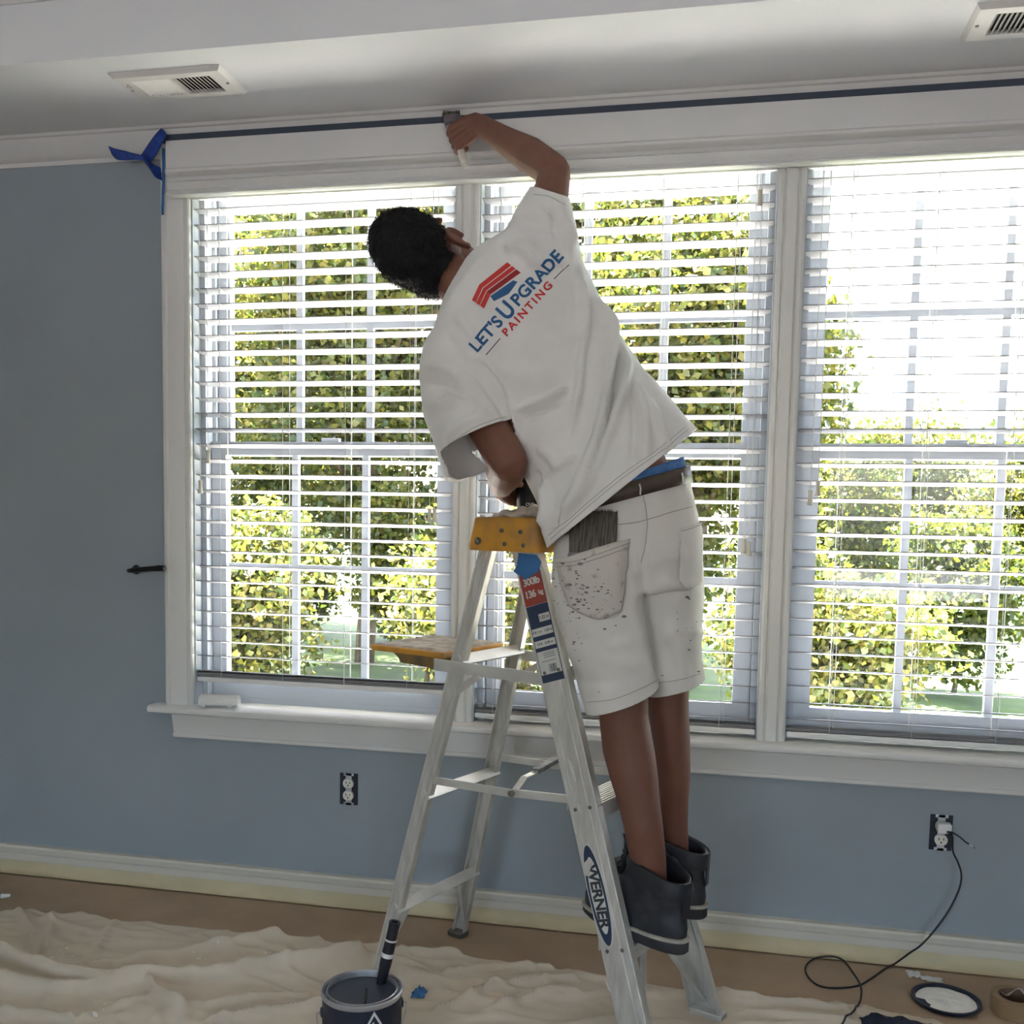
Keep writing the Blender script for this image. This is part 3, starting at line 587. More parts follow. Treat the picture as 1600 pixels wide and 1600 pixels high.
def loftpx(rows, pw=2.2, n=28):
    """rows: (xl,yl,xr,yr,Y,depth[,dY])"""
    cs = [(atY(r[0], r[1], r[4]) + atY(r[2], r[3], r[4])) / 2 for r in rows]; rings = []
    for i, r in enumerate(rows):
        ax = cs[min(i + 1, len(rows) - 1)] - cs[max(i - 1, 0)]; rings.append(ringpx(*r[:6], ax, r[6] if len(r) > 6 else 0.0, n, pw))
    return rings
def remesh(mb, voxel, smooth_it, fac=0.5):
    me = bpy.data.meshes.new('tmp'); me.from_pydata(mb.v, [], mb.f); me.update()
    bm = bmesh.new(); bm.from_mesh(me); bmesh.ops.recalc_face_normals(bm, faces=list(bm.faces)); bm.to_mesh(me); bm.free()
    o = bpy.data.objects.new('tmp', me); COL.objects.link(o)
    r = o.modifiers.new('r', 'REMESH'); r.mode = 'VOXEL'; r.voxel_size = voxel
    if smooth_it: s_ = o.modifiers.new('s', 'SMOOTH'); s_.factor = fac; s_.iterations = smooth_it
    bpy.context.view_layer.update(); m2 = eval_mesh(o); bpy.data.objects.remove(o); bpy.data.meshes.remove(me); return m2
def mesh_np(me):
    v = np.empty(len(me.vertices) * 3, np.float32); me.vertices.foreach_get('co', v); nn = np.empty_like(v); me.vertices.foreach_get('normal', nn); return v.reshape(-1, 3).astype(float), nn.reshape(-1, 3).astype(float)
def set_np(me, v): me.vertices.foreach_set('co', v.astype(np.float32).ravel()); me.update()
def place(name, me, m, parent, org):
    me.name = name; v, _ = mesh_np(me); set_np(me, v - org); me.materials.clear(); me.materials.append(m)
    for p in me.polygons: p.use_smooth = True
    return link(name, me, org, parent)
def solidify(o, th, off=-1.0):
    s_ = o.modifiers.new('thickness', 'SOLIDIFY'); s_.thickness = th; s_.offset = off; return o
def ellipsoid(mb, c, A, B, C_, n=16, k=10):
    rg = []
    for i in range(1, k):
        t = math.pi * i / k; rg.append([c + C_ * math.cos(t) + math.sin(t) * (A * math.cos(a) + B * math.sin(a)) for a in (2 * math.pi * j / n for j in range(n))])
    b = len(mb.v); mb.rings(rg, False); mb.v += [tuple(c + C_), tuple(c - C_)]; t0, t1 = len(mb.v) - 2, len(mb.v) - 1; last = b + (k - 2) * n
    for j in range(n): mb.f.append((t0, b + (j + 1) % n, b + j)); mb.f.append((t1, last + j, last + (j + 1) % n))
def limb(mb, pts, rs, seg=16, sub=5):
    sp = spline(pts, sub); rr = [float(np.interp(i / sub, range(len(rs)), rs)) for i in range(len(sp))]
    # rounded ends
    d0 = unit(sp[0] - sp[1]); d1 = unit(sp[-1] - sp[-2])
    P_ = [sp[0] + d0 * rr[0] * 0.85, sp[0] + d0 * rr[0] * 0.55] + sp + [sp[-1] + d1 * rr[-1] * 0.55, sp[-1] + d1 * rr[-1] * 0.85]
    mb.tube(P_, [rr[0] * 0.4, rr[0] * 0.82] + rr + [rr[-1] * 0.82, rr[-1] * 0.4], seg)
AY = atY
# ---- skin
B = MB()
legL = [(936, 1040, 1016, 1040, -0.64, 0.125), (935, 1085, 1013, 1085, -0.655, 0.12), (936, 1120, 1013, 1118, -0.662, 0.115), (942, 1175, 1023, 1173, -0.68, 0.125), (953, 1215, 1028, 1213, -0.692, 0.118), (964, 1250, 1031, 1250, -0.70, 0.105), (974, 1290, 1036, 1290, -0.712, 0.09), (982, 1330, 1040, 1330, -0.706, 0.080), (990, 1370, 1042, 1370, -0.697, 0.070), (1008, 1425, 1042, 1425, -0.694, 0.05)]
legR = [(1008, 1020, 1082, 1020, -0.525, 0.125), (1009, 1060, 1078, 1060, -0.52, 0.12), (1011, 1100, 1076, 1100, -0.515, 0.115), (1020, 1175, 1079, 1175, -0.51, 0.12), (1027, 1215, 1079, 1215, -0.505, 0.11), (1031, 1250, 1076, 1250, -0.502, 0.092), (1035, 1290, 1075, 1290, -0.50, 0.082), (1038, 1325, 1076, 1325, -0.499, 0.076), (1044, 1370, 1079, 1370, -0.498, 0.06)]
for lg in (legL, legR): B.rings(loftpx(lg, 2.0), True)
limb(B, [AY(940, 860, -0.63), AY(952, 980, -0.64), AY(973, 1060, -0.65)], [0.08, 0.064, 0.056]); limb(B, [AY(1042, 850, -0.55), AY(1046, 960, -0.535), AY(1045, 1050, -0.52)], [0.085, 0.075, 0.058])
B.rings(loftpx([(900, 880, 1075, 850, -0.59, 0.2, 0.08), (905, 800, 1062, 760, -0.59, 0.18, 0.08), (850, 720, 985, 620, -0.57, 0.17, 0.1), (765, 620, 905, 455, -0.54, 0.18, 0.12), (705, 545, 850, 390, -0.53, 0.15, 0.13), (700, 490, 780, 410, -0.53, 0.10, 0.06)], 2.1), True)
# head frame
HC = AY(655, 391, -0.535); TGT = AY(705, 190, -0.08)
hf = unit(TGT - HC); up0 = V3(-0.78, -0.34, 0.62); hu = unit(up0 - hf * (up0 @ hf)); he = np.cross(hf, hu)      # he: towards his right ear
NB = AY(722, 447, -0.545)
limb(B, [NB + (NB - HC) * 0.25, NB, HC - hu * 0.075 - hf * 0.02], [0.066, 0.058, 0.055])
HS = HC - hu * 0.036
ellipsoid(B, HS + hu * 0.014, he * 0.076, hf * 0.096, hu * 0.098)
ellipsoid(B, HS + hf * 0.030 - hu * 0.055, he * 0.060, hf * 0.070, hu * 0.078)
ellipsoid(B, HS + hf * 0.070 - hu * 0.098, he * 0.030, hf * 0.030, hu * 0.028)                 # chin
limb(B, [HS + hf * 0.098 + hu * 0.012, HS + hf * 0.108 - hu * 0.012, HS + hf * 0.118 - hu * 0.034], [0.010, 0.011, 0.016])   # nose
for sg in (-1, 1):
    ellipsoid(B, HS + hf * 0.115 - hu * 0.036 + he * sg * 0.012, he * 0.009, hf * 0.010, hu * 0.009)
    limb(B, [HS + hf * 0.089 + hu * 0.022 + he * sg * 0.012, HS + hf * 0.089 + hu * 0.027 + he * sg * 0.034, HS + hf * 0.076 + hu * 0.020 + he * sg * 0.056], [0.008, 0.009, 0.008])    # brow
    ellipsoid(B, HS + hf * 0.079 + hu * 0.002 + he * sg * 0.032, he * 0.015, hf * 0.014, hu * 0.011)     # eyelid and ball
    limb(B, [HS + hf * 0.096 - hu * 0.062, HS + hf * 0.090 - hu * 0.064 + he * sg * 0.024], [0.009, 0.006])   # lips
    # ear: rim, bowl and lobe
    ec = HS + he * sg * 0.082 - hu * 0.022 - hf * 0.006
    ellipsoid(B, ec, he * 0.008 + hf * (-0.003), hf * 0.018, hu * 0.030)
    rim = [ec + he * sg * 0.010 + (hf * math.cos(a) * 0.019 + hu * math.sin(a) * 0.031) for a in [math.radians(x) for x in (-20, 30, 75, 120, 160, 200, 250)]]
    limb(B, rim, [0.0055] * 7, 8, 3); ellipsoid(B, ec - hu * 0.030 + he * sg * 0.004, he * 0.007, hf * 0.010, hu * 0.011)
# right arm, raised
RSH, REL = AY(826, 392, -0.52), AY(866, 268, -0.36)
BR_TOP, BR_END = AY(706, 186, -0.085), AY(727, 262, -0.175)
hd = unit(BR_END - BR_TOP); HG = BR_TOP + (BR_END - BR_TOP) * 0.45
fr_ = unit(V3(-0.90, 0.30, -0.02)); fr_ = unit(fr_ - hd * (fr_ @ hd) * 0.8); pm_ = unit(V3(-0.25, 0.95, -0.1)); pm_ = unit(pm_ - fr_ * (pm_ @ fr_))
if np.cross(pm_, fr_) @ hd > 0: fr_, pm_ = fr_, pm_
RWR = HG - fr_ * 0.082 - pm_ * 0.026
limb(B, [AY(790, 450, -0.55), RSH, (RSH + REL) / 2 + V3(0.012, 0, 0), REL + V3(0, 0.004, -0.008)], [0.062, 0.057, 0.049, 0.042])
limb(B, [REL, REL + (RWR - REL) * 0.30 + V3(0, 0, 0.002), REL + (RWR - REL) * 0.62, RWR], [0.042, 0.046, 0.036, 0.027])
# left arm, hanging and bent
LSH, LEL = AY(706, 560, -0.62), AY(794, 722, -0.715)
# the black cup stands on the ladder top; the left hand closes round its far side, thumb on the near side
CUPC = AY(829, 790, -0.46); CUPC = V3(CUPC[0], CUPC[1], 1.262)
def round_cup(r, deg, z): return V3(CUPC[0] + r * math.cos(math.radians(deg)), CUPC[1] + r * math.sin(math.radians(deg)), z)
fl_ = unit(V3(0.47, 0.86, -0.20)); pl_ = unit(V3(0.88, -0.46, 0.0)); LKN = round_cup(0.058, 130, 1.316); LWR = LKN - fl_ * 0.0765
limb(B, [AY(745, 520, -0.57), LSH, (LSH + LEL) / 2, LEL], [0.060, 0.057, 0.051, 0.046])
limb(B, [LEL, LEL + (LWR - LEL) * 0.35, LEL + (LWR - LEL) * 0.7, LWR], [0.045, 0.047, 0.038, 0.029])
def hand(palm_c, wrist, fdir, pdir, curls, sc=1.0, thumb=None, spread=0.0, side=1.0):
    """wrist to knuckles along fdir; pdir: palm faces; across = index side"""
    f_, p_ = unit(fdir), unit(np.asarray(pdir) - unit(fdir) * (np.asarray(pdir) @ unit(fdir))); x_ = np.cross(p_, f_) * side
    k0 = wrist + f_ * 0.085 * sc
    for q in (-1.35, -0.45, 0.45, 1.35): limb(B, [wrist + x_ * q * 0.010, wrist + f_ * 0.045 * sc + x_ * q * 0.017 - p_ * 0.002, k0 + x_ * q * 0.0195], [0.020, 0.0165, 0.0115], 10, 3)
    tips = []
    for q, ln, cl in zip((1.5, 0.5, -0.5, -1.5), (0.92, 1.0, 0.95, 0.76), curls):
        a0 = k0 + x_ * q * 0.0195; d = f_.copy(); pts = [a0]; ang = 0
        for seg_, L_ in enumerate((0.043, 0.027, 0.021)):
            ang += cl[seg_]; d = f_ * math.cos(ang) + p_ * math.sin(ang) + x_ * spread * q * 0.1; pts.append(pts[-1] + d * L_ * ln * sc)
        limb(B, pts, [0.0098, 0.0090, 0.0083, 0.0072], 10, 4); tips.append(pts)
    t0 = wrist + f_ * 0.022 * sc + x_ * 0.022; t = thumb if thumb is not None else [t0 + x_ * 0.028 + f_ * 0.02 + p_ * 0.012, t0 + x_ * 0.034 + f_ * 0.05 + p_ * 0.022, t0 + x_ * 0.028 + f_ * 0.072 + p_ * 0.03]
    limb(B, [t0] + list(t), [0.0165, 0.0125, 0.0105, 0.0085], 10, 4)
    return tips
# right hand closed on the brush handle, which runs from the ferrule down past the little finger
sgx = 1.0 if np.cross(pm_, fr_) @ hd < 0 else -1.0
RWR2 = RWR + fr_ * 0.004
tipsR = hand(None, RWR2, fr_, pm_, [(0.95, 1.35, 1.0), (1.0, 1.4, 1.0), (1.05, 1.4, 1.0), (1.1, 1.4, 1.0)], 0.9, [HG - fr_ * 0.045 - hd * 0.030 - pm_ * 0.006, HG - fr_ * 0.016 - hd * 0.034 - pm_ * 0.012, HG + fr_ * 0.010 - hd * 0.034 - pm_ * 0.006], 0.0, sgx)
hand(None, LWR, fl_, pl_, [(0.55, 0.80, 0.60), (0.58, 0.80, 0.60), (0.6, 0.85, 0.65), (0.6, 0.9, 0.7)], 0.9, [round_cup(0.060, 206, 1.335), round_cup(0.051, 228, 1.338), round_cup(0.0475, 250, 1.336)])
me = remesh(B, 0.0034, 5, 0.45)
PORG = (atZ(1040, 1495, 0.285) + atZ(1080, 1418, 0.285)) / 2
MAN = place('person', me, M_skin, None, PORG); tag(MAN, 'person in a white T-shirt and shorts on the ladder, reaching up with a brush', 'person')
# ---- hair: close shell with short strands
HB = MB(); ellipsoid(HB, HC + hu * 0.020 - hf * 0.016, he * 0.086, hf * 0.100, hu * 0.108, 28, 20); ellipsoid(HB, HC - hu * 0.045 - hf * 0.048, he * 0.066, hf * 0.060, hu * 0.072, 20, 12)
hm = remesh(HB, 0.006, 5); bm = bmesh.new(); bm.from_mesh(hm)
for pn, co in ((hf * 0.9 + hu * -0.45, HC + hf * 0.052 + hu * 0.012), ):
    bmesh.ops.bisect_plane(bm, geom=list(bm.verts) + list(bm.edges) + list(bm.faces), plane_co=tuple(co), plane_no=tuple(unit(pn)), clear_outer=True)
bm.to_mesh(hm); bm.free(); hv, hn = mesh_np(hm)
hv += hn * np.array([0.004 * noise.noise(Vector(p) * 45) + 0.003 * noise.noise(Vector(p) * 110) for p in hv])[:, None]; set_np(hm, hv)
HAIR = solidify(place('hair', hm, M_hair, MAN, PORG), 0.006)
rs_ = np.random.default_rng(3); fc = [p for p in hm.polygons]; st = MB()
for _ in range(9000):
    p = fc[rs_.integers(len(fc))]; c = np.array(p.center) + PORG; nrm = np.array(p.normal); d = unit(nrm * 0.55 - hu * 0.55 - hf * 0.2 + rs_.normal(size=3) * 0.35); s_ = unit(np.cross(d, rs_.normal(size=3))) * 0.0006
    c = c + rs_.normal(size=3) * 0.002; L_ = rs_.uniform(0.008, 0.017); st.add([c - s_, c + s_, c + d * L_], [(0, 1, 2)])
tag(st.build('hair_strands', M_hair, HAIR, fixn=False), kind='stuff')
# ---- shirt
T = MB()
T.rings(loftpx([(699, 470, 752, 396, -0.535, 0.115, 0.05), (690, 492, 772, 384, -0.535, 0.14, 0.08), (676, 530, 838, 345, -0.535, 0.19, 0.13), (684, 585, 893, 385, -0.545, 0.235, 0.14), (735, 640, 926, 448, -0.555, 0.25, 0.13), (780, 680, 960, 520, -0.57, 0.25, 0.12), (813, 728, 1006, 586, -0.585, 0.255, 0.11), (841, 782, 1055, 636, -0.60, 0.27, 0.10), (850, 838, 1083, 668, -0.615, 0.285, 0.09), (862, 880, 1104, 700, -0.625, 0.29, 0.09)], 2.25, 36), True)
T.rings(loftpx([(690, 510, 770, 520, -0.585, 0.17), (664, 552, 776, 560, -0.61, 0.175), (660, 600, 784, 588, -0.635, 0.175), (668, 655, 797, 622, -0.655, 0.175), (688, 716, 806, 660, -0.67, 0.18), (700, 752, 816, 695, -0.675, 0.18)], 2.2), True)
T.rings(loftpx([(752, 470, 905, 430, -0.54, 0.2), (778, 400, 905, 392, -0.52, 0.19), (800, 358, 900, 358, -0.48, 0.165), (817, 326, 893, 333, -0.44, 0.145), (833, 296, 888, 312, -0.405, 0.125), (845, 270, 890, 288, -0.38, 0.12)], 2.2), True)
sm = remesh(T, 0.0058, 10, 0.5)
def cut(me, sel, co, no):
    """open the mesh beyond a plane, only where sel(vertex) holds"""
    bm = bmesh.new(); bm.from_mesh(me); fs = [f for f in bm.faces if sel(np.array(f.calc_center_median()))]; es = {e for f in fs for e in f.edges}; vs = {v for f in fs for v in f.verts}
    bmesh.ops.bisect_plane(bm, geom=list(vs) + list(es) + fs, plane_co=tuple(co), plane_no=tuple(unit(no)), clear_outer=True); bm.to_mesh(me); bm.free()
def plane3(a, b_, c): return np.cross(b_ - a, c - a)
def orient(n_, out): return n_ if n_ @ out > 0 else -n_
a, b_, c = AY(853, 858, -0.66), AY(1085, 674, -0.57), AY(960, 772, -0.76); no = orient(plane3(a, b_, c), AY(1000, 900, -0.6) - AY(850, 600, -0.6)); cut(sm, lambda p: p[2] < 1.62 and p[0] > -0.42, a, no)
a, b_, c = AY(689, 718, -0.665), AY(801, 660, -0.67), AY(745, 672, -0.755); no = orient(plane3(a, b_, c), AY(770, 760, -0.66) - AY(700, 560, -0.62)); arm_ax = unit(LEL - LSH); cut(sm, lambda p: np.linalg.norm((p - LSH) - arm_ax * ((p - LSH) @ arm_ax)) < 0.125 and (p - LSH) @ arm_ax > 0.08 and proj(p)[0] < 800 and proj(p)[1] < 765, a, no)
a, b_ = AY(833, 297, -0.405), AY(888, 314, -0.405); c = a + (b_ - a) / 2 + V3(0.004, -0.07, -0.012); no = orient(plane3(a, b_, c), REL - RSH); cut(sm, lambda p: p[2] > 1.85, a, no)
nc_ = unit(HC - NB); cut(sm, lambda p: np.linalg.norm(p - NB) < 0.14, NB + nc_ * 0.022, nc_)
sv, sn = mesh_np(sm)
# folds traced from the photograph: ridges (positive, metres) and creases, width in pixels
FOLDS = [([(903, 400), (914, 499), (909, 552), (903, 614), (890, 690)], 0.007, 7), ([(911, 452), (949, 505), (953, 567), (946, 630), (936, 677), (920, 724), (901, 771), (868, 820)], 0.012, 8), ([(962, 530), (962, 570), (955, 630), (944, 680), (930, 725), (908, 778)], -0.009, 6),
         ([(966, 530), (976, 585), (966, 632), (942, 695), (908, 771), (860, 835)], 0.010, 9), ([(995, 600), (1008, 660), (1010, 720)], 0.007, 8), ([(1012, 620), (1035, 680), (1040, 706)], 0.006, 7), ([(983, 590), (992, 655), (986, 725)], -0.006, 7),
         ([(723, 566), (754, 599), (782, 639), (804, 677)], -0.003, 7), ([(735, 562), (768, 597), (797, 640), (815, 690)], 0.006, 10), ([(801, 644), (857, 624), (892, 608)], 0.006, 6), ([(812, 655), (850, 642), (880, 634)], -0.004, 6), ([(862, 735), (885, 722), (903, 716)], 0.006, 6), ([(840, 700), (858, 712), (872, 730)], 0.005, 7), ([(850, 748), (858, 790), (852, 828)], 0.008, 8), ([(838, 730), (846, 770), (850, 800)], -0.006, 6), ([(880, 790), (866, 830)], -0.006, 8),
         ([(668, 570), (700, 580), (728, 600)], 0.007, 8), ([(664, 600), (700, 606), (742, 640)], -0.006, 8), ([(672, 640), (715, 625), (750, 640)], 0.006, 9), ([(690, 690), (730, 660), (770, 645)], 0.004, 9), ([(800, 350), (830, 340), (870, 350)], 0.007, 7), ([(790, 375), (830, 362), (880, 380)], -0.006, 8), ([(786, 395), (815, 390), (845, 420)], 0.005, 9), ([(862, 315), (878, 350), (896, 392)], 0.008, 7), ([(848, 315), (866, 355), (888, 400)], -0.006, 6),
         ([(705, 490), (730, 512), (745, 540)], 0.004, 9), ([(760, 560), (830, 600), (880, 590)], 0.005, 16), ([(690, 520), (720, 545), (760, 560)], -0.003, 12)]
facing = (sn * (CAM - sv)).sum(1) > 0; px_ = projN(sv); disp = np.zeros(len(sv))
for pl, A, wd in FOLDS:
    P_ = np.array([p[:2] for p in spline([(x, y, 0) for x, y in pl], 6)]); best = np.full(len(sv), 1e9); fade = np.ones(len(sv))
    for i in range(len(P_) - 1):
        a, b_ = P_[i], P_[i + 1]; ab = b_ - a; t = np.clip(((px_ - a) @ ab) / (ab @ ab + 1e-9), 0, 1); d_ = np.linalg.norm(px_ - (a + t[:, None] * ab), axis=1); m_ = d_ < best; best[m_] = d_[m_]; s_ = (i + t[m_]) / (len(P_) - 1); fade[m_] = np.clip(np.minimum(s_, 1 - s_) * 5, 0.15, 1)
    disp += np.where(facing, 3.0 * A * fade * np.exp(-(best / (0.82 * wd)) ** 2), 0)
disp = np.clip(disp, -0.013, 0.03)
disp += np.array([0.005 * noise.noise(Vector(p) * 9) + 0.0022 * noise.noise(Vector((p[0] * 26, p[1] * 26, p[2] * 14))) for p in sv])
set_np(sm, sv + sn * disp[:, None])
SHIRT = solidify(place('shirt', sm, M_shirt, MAN, PORG), 0.0022, 1.0)
sv2, _ = mesh_np(sm); SBV = BVHTree.FromPolygons([Vector(p) for p in sv2 + PORG], [tuple(p.vertices) for p in sm.polygons])
def hit(bvh, px, py, lift=0.0):
    r = unit(ray(px, py)); h_ = bvh.ray_cast(Vector(CAM), Vector(r)); 
    if h_[0] is None: return None
    n_ = np.array(h_[1]); n_ = n_ if n_ @ r < 0 else -n_; return np.array(h_[0]) + n_ * lift
def patch(bvh, top, bot, lift, nu=24, nv=16, bulge=0.0):
    """grid between two pixel polylines, laid on the cloth"""
    A_ = spline([(x, y, 0) for x, y in top], 12); C_ = spline([(x, y, 0) for x, y in bot], 12)
    rs = lambda P_, t: np.array([np.interp(t * (len(P_) - 1), range(len(P_)), [q[k] for q in P_]) for k in (0, 1)])
    vs = []; last = None
    for i in range(nu + 1):
        for j in range(nv + 1):
            q = rs(A_, i / nu) * (1 - j / nv) + rs(C_, i / nu) * (j / nv); h_ = hit(bvh, q[0], q[1], lift + bulge * min(1.0, 2.2 * math.sin(math.pi * i / nu)) * (1 - j / nv) ** 0.8); h_ = last if h_ is None else h_; last = h_; vs.append(h_)
    if vs[0] is None: vs = [next(v for v in vs if v is not None) if v is None else v for v in vs]
    return vs, [(i * (nv + 1) + j, (i + 1) * (nv + 1) + j, (i + 1) * (nv + 1) + j + 1, i * (nv + 1) + j + 1) for i in range(nu) for j in range(nv)]
def cloth_line(bvh, pl, r, lift, name, m, par):
    P_ = [hit(bvh, p[0], p[1], lift) for p in spline([(x, y, 0) for x, y in pl], 10)]; P_ = [p for p in P_ if p is not None]
    if len(P_) > 2: return MB().tube(P_, r, 6).build(name, m, par, smooth=True)
# printed logo: drawn in a tilted frame on the back, laid on the cloth
M_pb = mat('print_blue', (52, 98, 146), 0.85); M_pr = mat('print_red', (206, 62, 58), 0.85); M_pd = mat('print_dark_red', (156, 44, 46), 0.85); M_pl = mat('print_line', (96, 74, 84), 0.85)
O2, DU, DW = np.array([803.0, 470.0]), unit(V3(132, -146, 0))[:2], unit(V3(-146, -132, 0))[:2]       # baseline runs up to the right; DW towards the collar
def pr_(u, w_): return O2 + DU * u + DW * w_
def lay(mb, pts2, fs, lift=0.0034):
    out = []; ok = None
    for u, w_ in pts2:
        q = pr_(u, w_); h_ = hit(SBV, q[0], q[1], lift); ok = h_ if h_ is not None else ok; out.append(ok if ok is not None else AY(q[0], q[1], -0.68))
    mb.add(out, fs)
def subdiv(vs, fs, it=1):
    bm = bmesh.new(); bv = [bm.verts.new((x, y, 0)) for x, y in vs]
    for f in fs:
        try: bm.faces.new([bv[i] for i in f])
        except ValueError: pass
    bmesh.ops.triangulate(bm, faces=list(bm.faces))
    for _ in range(it):
        lg = [e for e in bm.edges if e.calc_length() > 5]
        if lg: bmesh.ops.subdivide_edges(bm, edges=lg, cuts=1); bmesh.ops.triangulate(bm, faces=[f for f in bm.faces if len(f.verts) > 3])
    bm.verts.index_update(); r_ = [(v.co.x, v.co.y) for v in bm.verts], [tuple(v.index for v in f.verts) for f in bm.faces]; bm.free(); return r_
def letters(body, size, u0, w0, m, name, bold, spacing, width=None):
    vs, fs = text_mesh(body, size, bold, spacing)
    if width: x = [v[0] for v in vs]; k = width / (max(x) - min(x)); vs = [(v[0] * k, v[1]) for v in vs]
    vs = [(x + u0, y + w0) for x, y in vs]; vs, fs = subdiv(vs, fs, 2); mb = MB(); lay(mb, vs, fs); return mb.build(name, m, SHIRT, fixn=False)
letters("LET'S", 27, -68, -4, M_pb, 'print_lettering', 0.8, 1.02, 62)
letters("U", 38, -20, -3, M_pb, 'print_lettering', 1.0, 1.0, 21)
letters("PGRADE", 27, 49, -4, M_pb, 'print_lettering', 0.8, 1.02, 104)
letters("PAINTING", 17, 4, -25, M_pr, 'print_lettering', 0.5, 1.35, 106)
def shape(pts, m, name):
    vs, fs = subdiv(pts, [tuple(range(len(pts)))], 3); mb = MB(); lay(mb, vs, fs); return mb.build(name, m, SHIRT, fixn=False)
shape([(-92, -26), (-58, -25), (-58, -23.6), (-92, -24.6)], M_pl, 'print_line'); shape([(66, -25), (98, -26), (98, -24.6), (66, -23.6)], M_pl, 'print_line')
# roof emblem: three red stripes bent at the ridge, a blue brush shape under it
lerp = lambda a, b_, t: (a[0] + (b_[0] - a[0]) * t, a[1] + (b_[1] - a[1]) * t)
EO, EI = [(-43.6, 48.2), (-18, 56), (37, 47)], [(-40.5, 25.4), (-17.4, 32.7), (39, 20.6)]
for k, (t0, t1) in enumerate(((0.0, 0.30), (0.36, 0.62), (0.68, 1.0))):
    for q in (0, 1):
        shape([lerp(EO[q], EI[q], t0), lerp(EO[q + 1], EI[q + 1], t0), lerp(EO[q + 1], EI[q + 1], t1), lerp(EO[q], EI[q], t1)], M_pd if (k == 2 and q == 1) else M_pr, 'print_stripe')
shape([(-20, 31), (22, 21.5), (25, 15), (2, 12.5), (-22, 22)], M_pb, 'print_brush')
M_seam = mat('shirt_seam', (186, 184, 180), 0.9)
for pl in ([(862, 842), (905, 804), (967, 752), (1029, 708), (1074, 672)], [(858, 836), (903, 799), (965, 747), (1027, 703), (1070, 668)]): cloth_line(SBV, pl, 0.0007, 0.0028, 'hem_stitching', M_seam, SHIRT)
cloth_line(SBV, [(698, 700), (722, 680), (750, 664), (790, 651)], 0.0007, 0.0028, 'sleeve_stitching', M_seam, SHIRT); cloth_line(SBV, [(834, 305), (858, 309), (882, 321)], 0.0007, 0.0028, 'sleeve_stitching', M_seam, SHIRT)
# ---- shorts
T = MB()
T.rings(loftpx([(893, 785, 1071, 742, -0.59, 0.205, 0.09), (880, 830, 1084, 800, -0.59, 0.235, 0.09), (868, 885, 1093, 858, -0.588, 0.26, 0.09), (872, 930, 1096, 910, -0.586, 0.245, 0.09)], 2.4, 36), True)
T.rings(loftpx([(872, 840, 995, 830, -0.625, 0.20), (865, 905, 1002, 890, -0.635, 0.225), (869, 945, 1006, 935, -0.64, 0.215), (884, 990, 1012, 985, -0.645, 0.205), (899, 1045, 1021, 1035, -0.65, 0.20), (915, 1104, 1027, 1072, -0.655, 0.195), (924, 1135, 1034, 1105, -0.658, 0.19)], 2.3), True)
pm = remesh(T, 0.0058, 7, 0.5)
axL = unit(AY(975, 1120, -0.66) - AY(940, 960, -0.64)); a, b_ = AY(916, 1108, -0.655), AY(1027, 1073, -0.655); c = (a + b_) / 2 + V3(0.0, -0.1, -0.012)
cut(pm, lambda p: p[2] < 1.05, a, orient(plane3(a, b_, c), V3(0, 0, -1)))
T2 = MB()
T2.rings(loftpx([(980, 830, 1088, 822, -0.555, 0.20), (984, 890, 1097, 878, -0.55, 0.225), (986, 940, 1099, 930, -0.545, 0.215), (992, 990, 1096, 980, -0.54, 0.205), (1000, 1035, 1096, 1030, -0.535, 0.20), (1008, 1080, 1099, 1061, -0.53, 0.195), (1012, 1111, 1101, 1092, -0.53, 0.19)], 2.3), True)
pm2 = remesh(T2, 0.0058, 7, 0.5)
a, b_ = AY(1008, 1081, -0.53), AY(1098, 1061, -0.53); c = (a + b_) / 2 + V3(0.0, -0.1, -0.006)
cut(pm2, lambda p: p[2] < 1.05, a, orient(plane3(a, b_, c), V3(0, 0, -1)))
bm = bmesh.new(); bm.from_mesh(pm); bm.from_mesh(pm2); bm.to_mesh(pm); bm.free(); pm.update()
pv, pn = mesh_np(pm); facing = (pn * (CAM - pv)).sum(1) > 0; px_ = projN(pv); disp = np.zeros(len(pv))
PF = [([(1000, 862), (1004, 905), (1012, 960), (1022, 1040)], -0.004, 5), ([(1003, 770), (1012, 820), (1008, 860)], -0.003, 4), ([(985, 900), (1000, 890), (1030, 875), (1060, 868)], 0.006, 8), ([(1010, 930), (1040, 912), (1075, 915)], 0.006, 8), ([(1020, 965), (1050, 945), (1085, 925)], 0.005, 8), ([(1030, 1000), (1060, 985), (1092, 990)], 0.005, 8), ([(960, 1010), (985, 1000), (1005, 985)], 0.005, 9), ([(900, 1010), (940, 1030), (1000, 1040)], 0.005, 12), ([(905, 1060), (950, 1065), (1010, 1050)], -0.004, 10), ([(985, 940), (994, 985), (1000, 1030)], 0.006, 9), ([(875, 960), (890, 1000), (905, 1040)], 0.005, 8), ([(1050, 1000), (1062, 1030), (1070, 1055)], 0.005, 8), ([(970, 880), (985, 905), (992, 930)], 0.005, 8)]
for pl, A, wd in PF:
    P_ = np.array([p[:2] for p in spline([(x, y, 0) for x, y in pl], 6)]); best = np.full(len(pv), 1e9)
    for i in range(len(P_) - 1):
        a, b_ = P_[i], P_[i + 1]; ab = b_ - a; t = np.clip(((px_ - a) @ ab) / (ab @ ab + 1e-9), 0, 1); best = np.minimum(best, np.linalg.norm(px_ - (a + t[:, None] * ab), axis=1))
    disp += np.where(facing, A * np.exp(-(best / wd) ** 2), 0)
disp += np.array([0.003 * noise.noise(Vector(p) * 12) + 0.002 * noise.noise(Vector(p) * 30) for p in pv])
set_np(pm, pv + pn * disp[:, None])
SHORTS = solidify(place('shorts', pm, M_shorts, MAN, PORG), 0.0025, 1.0)
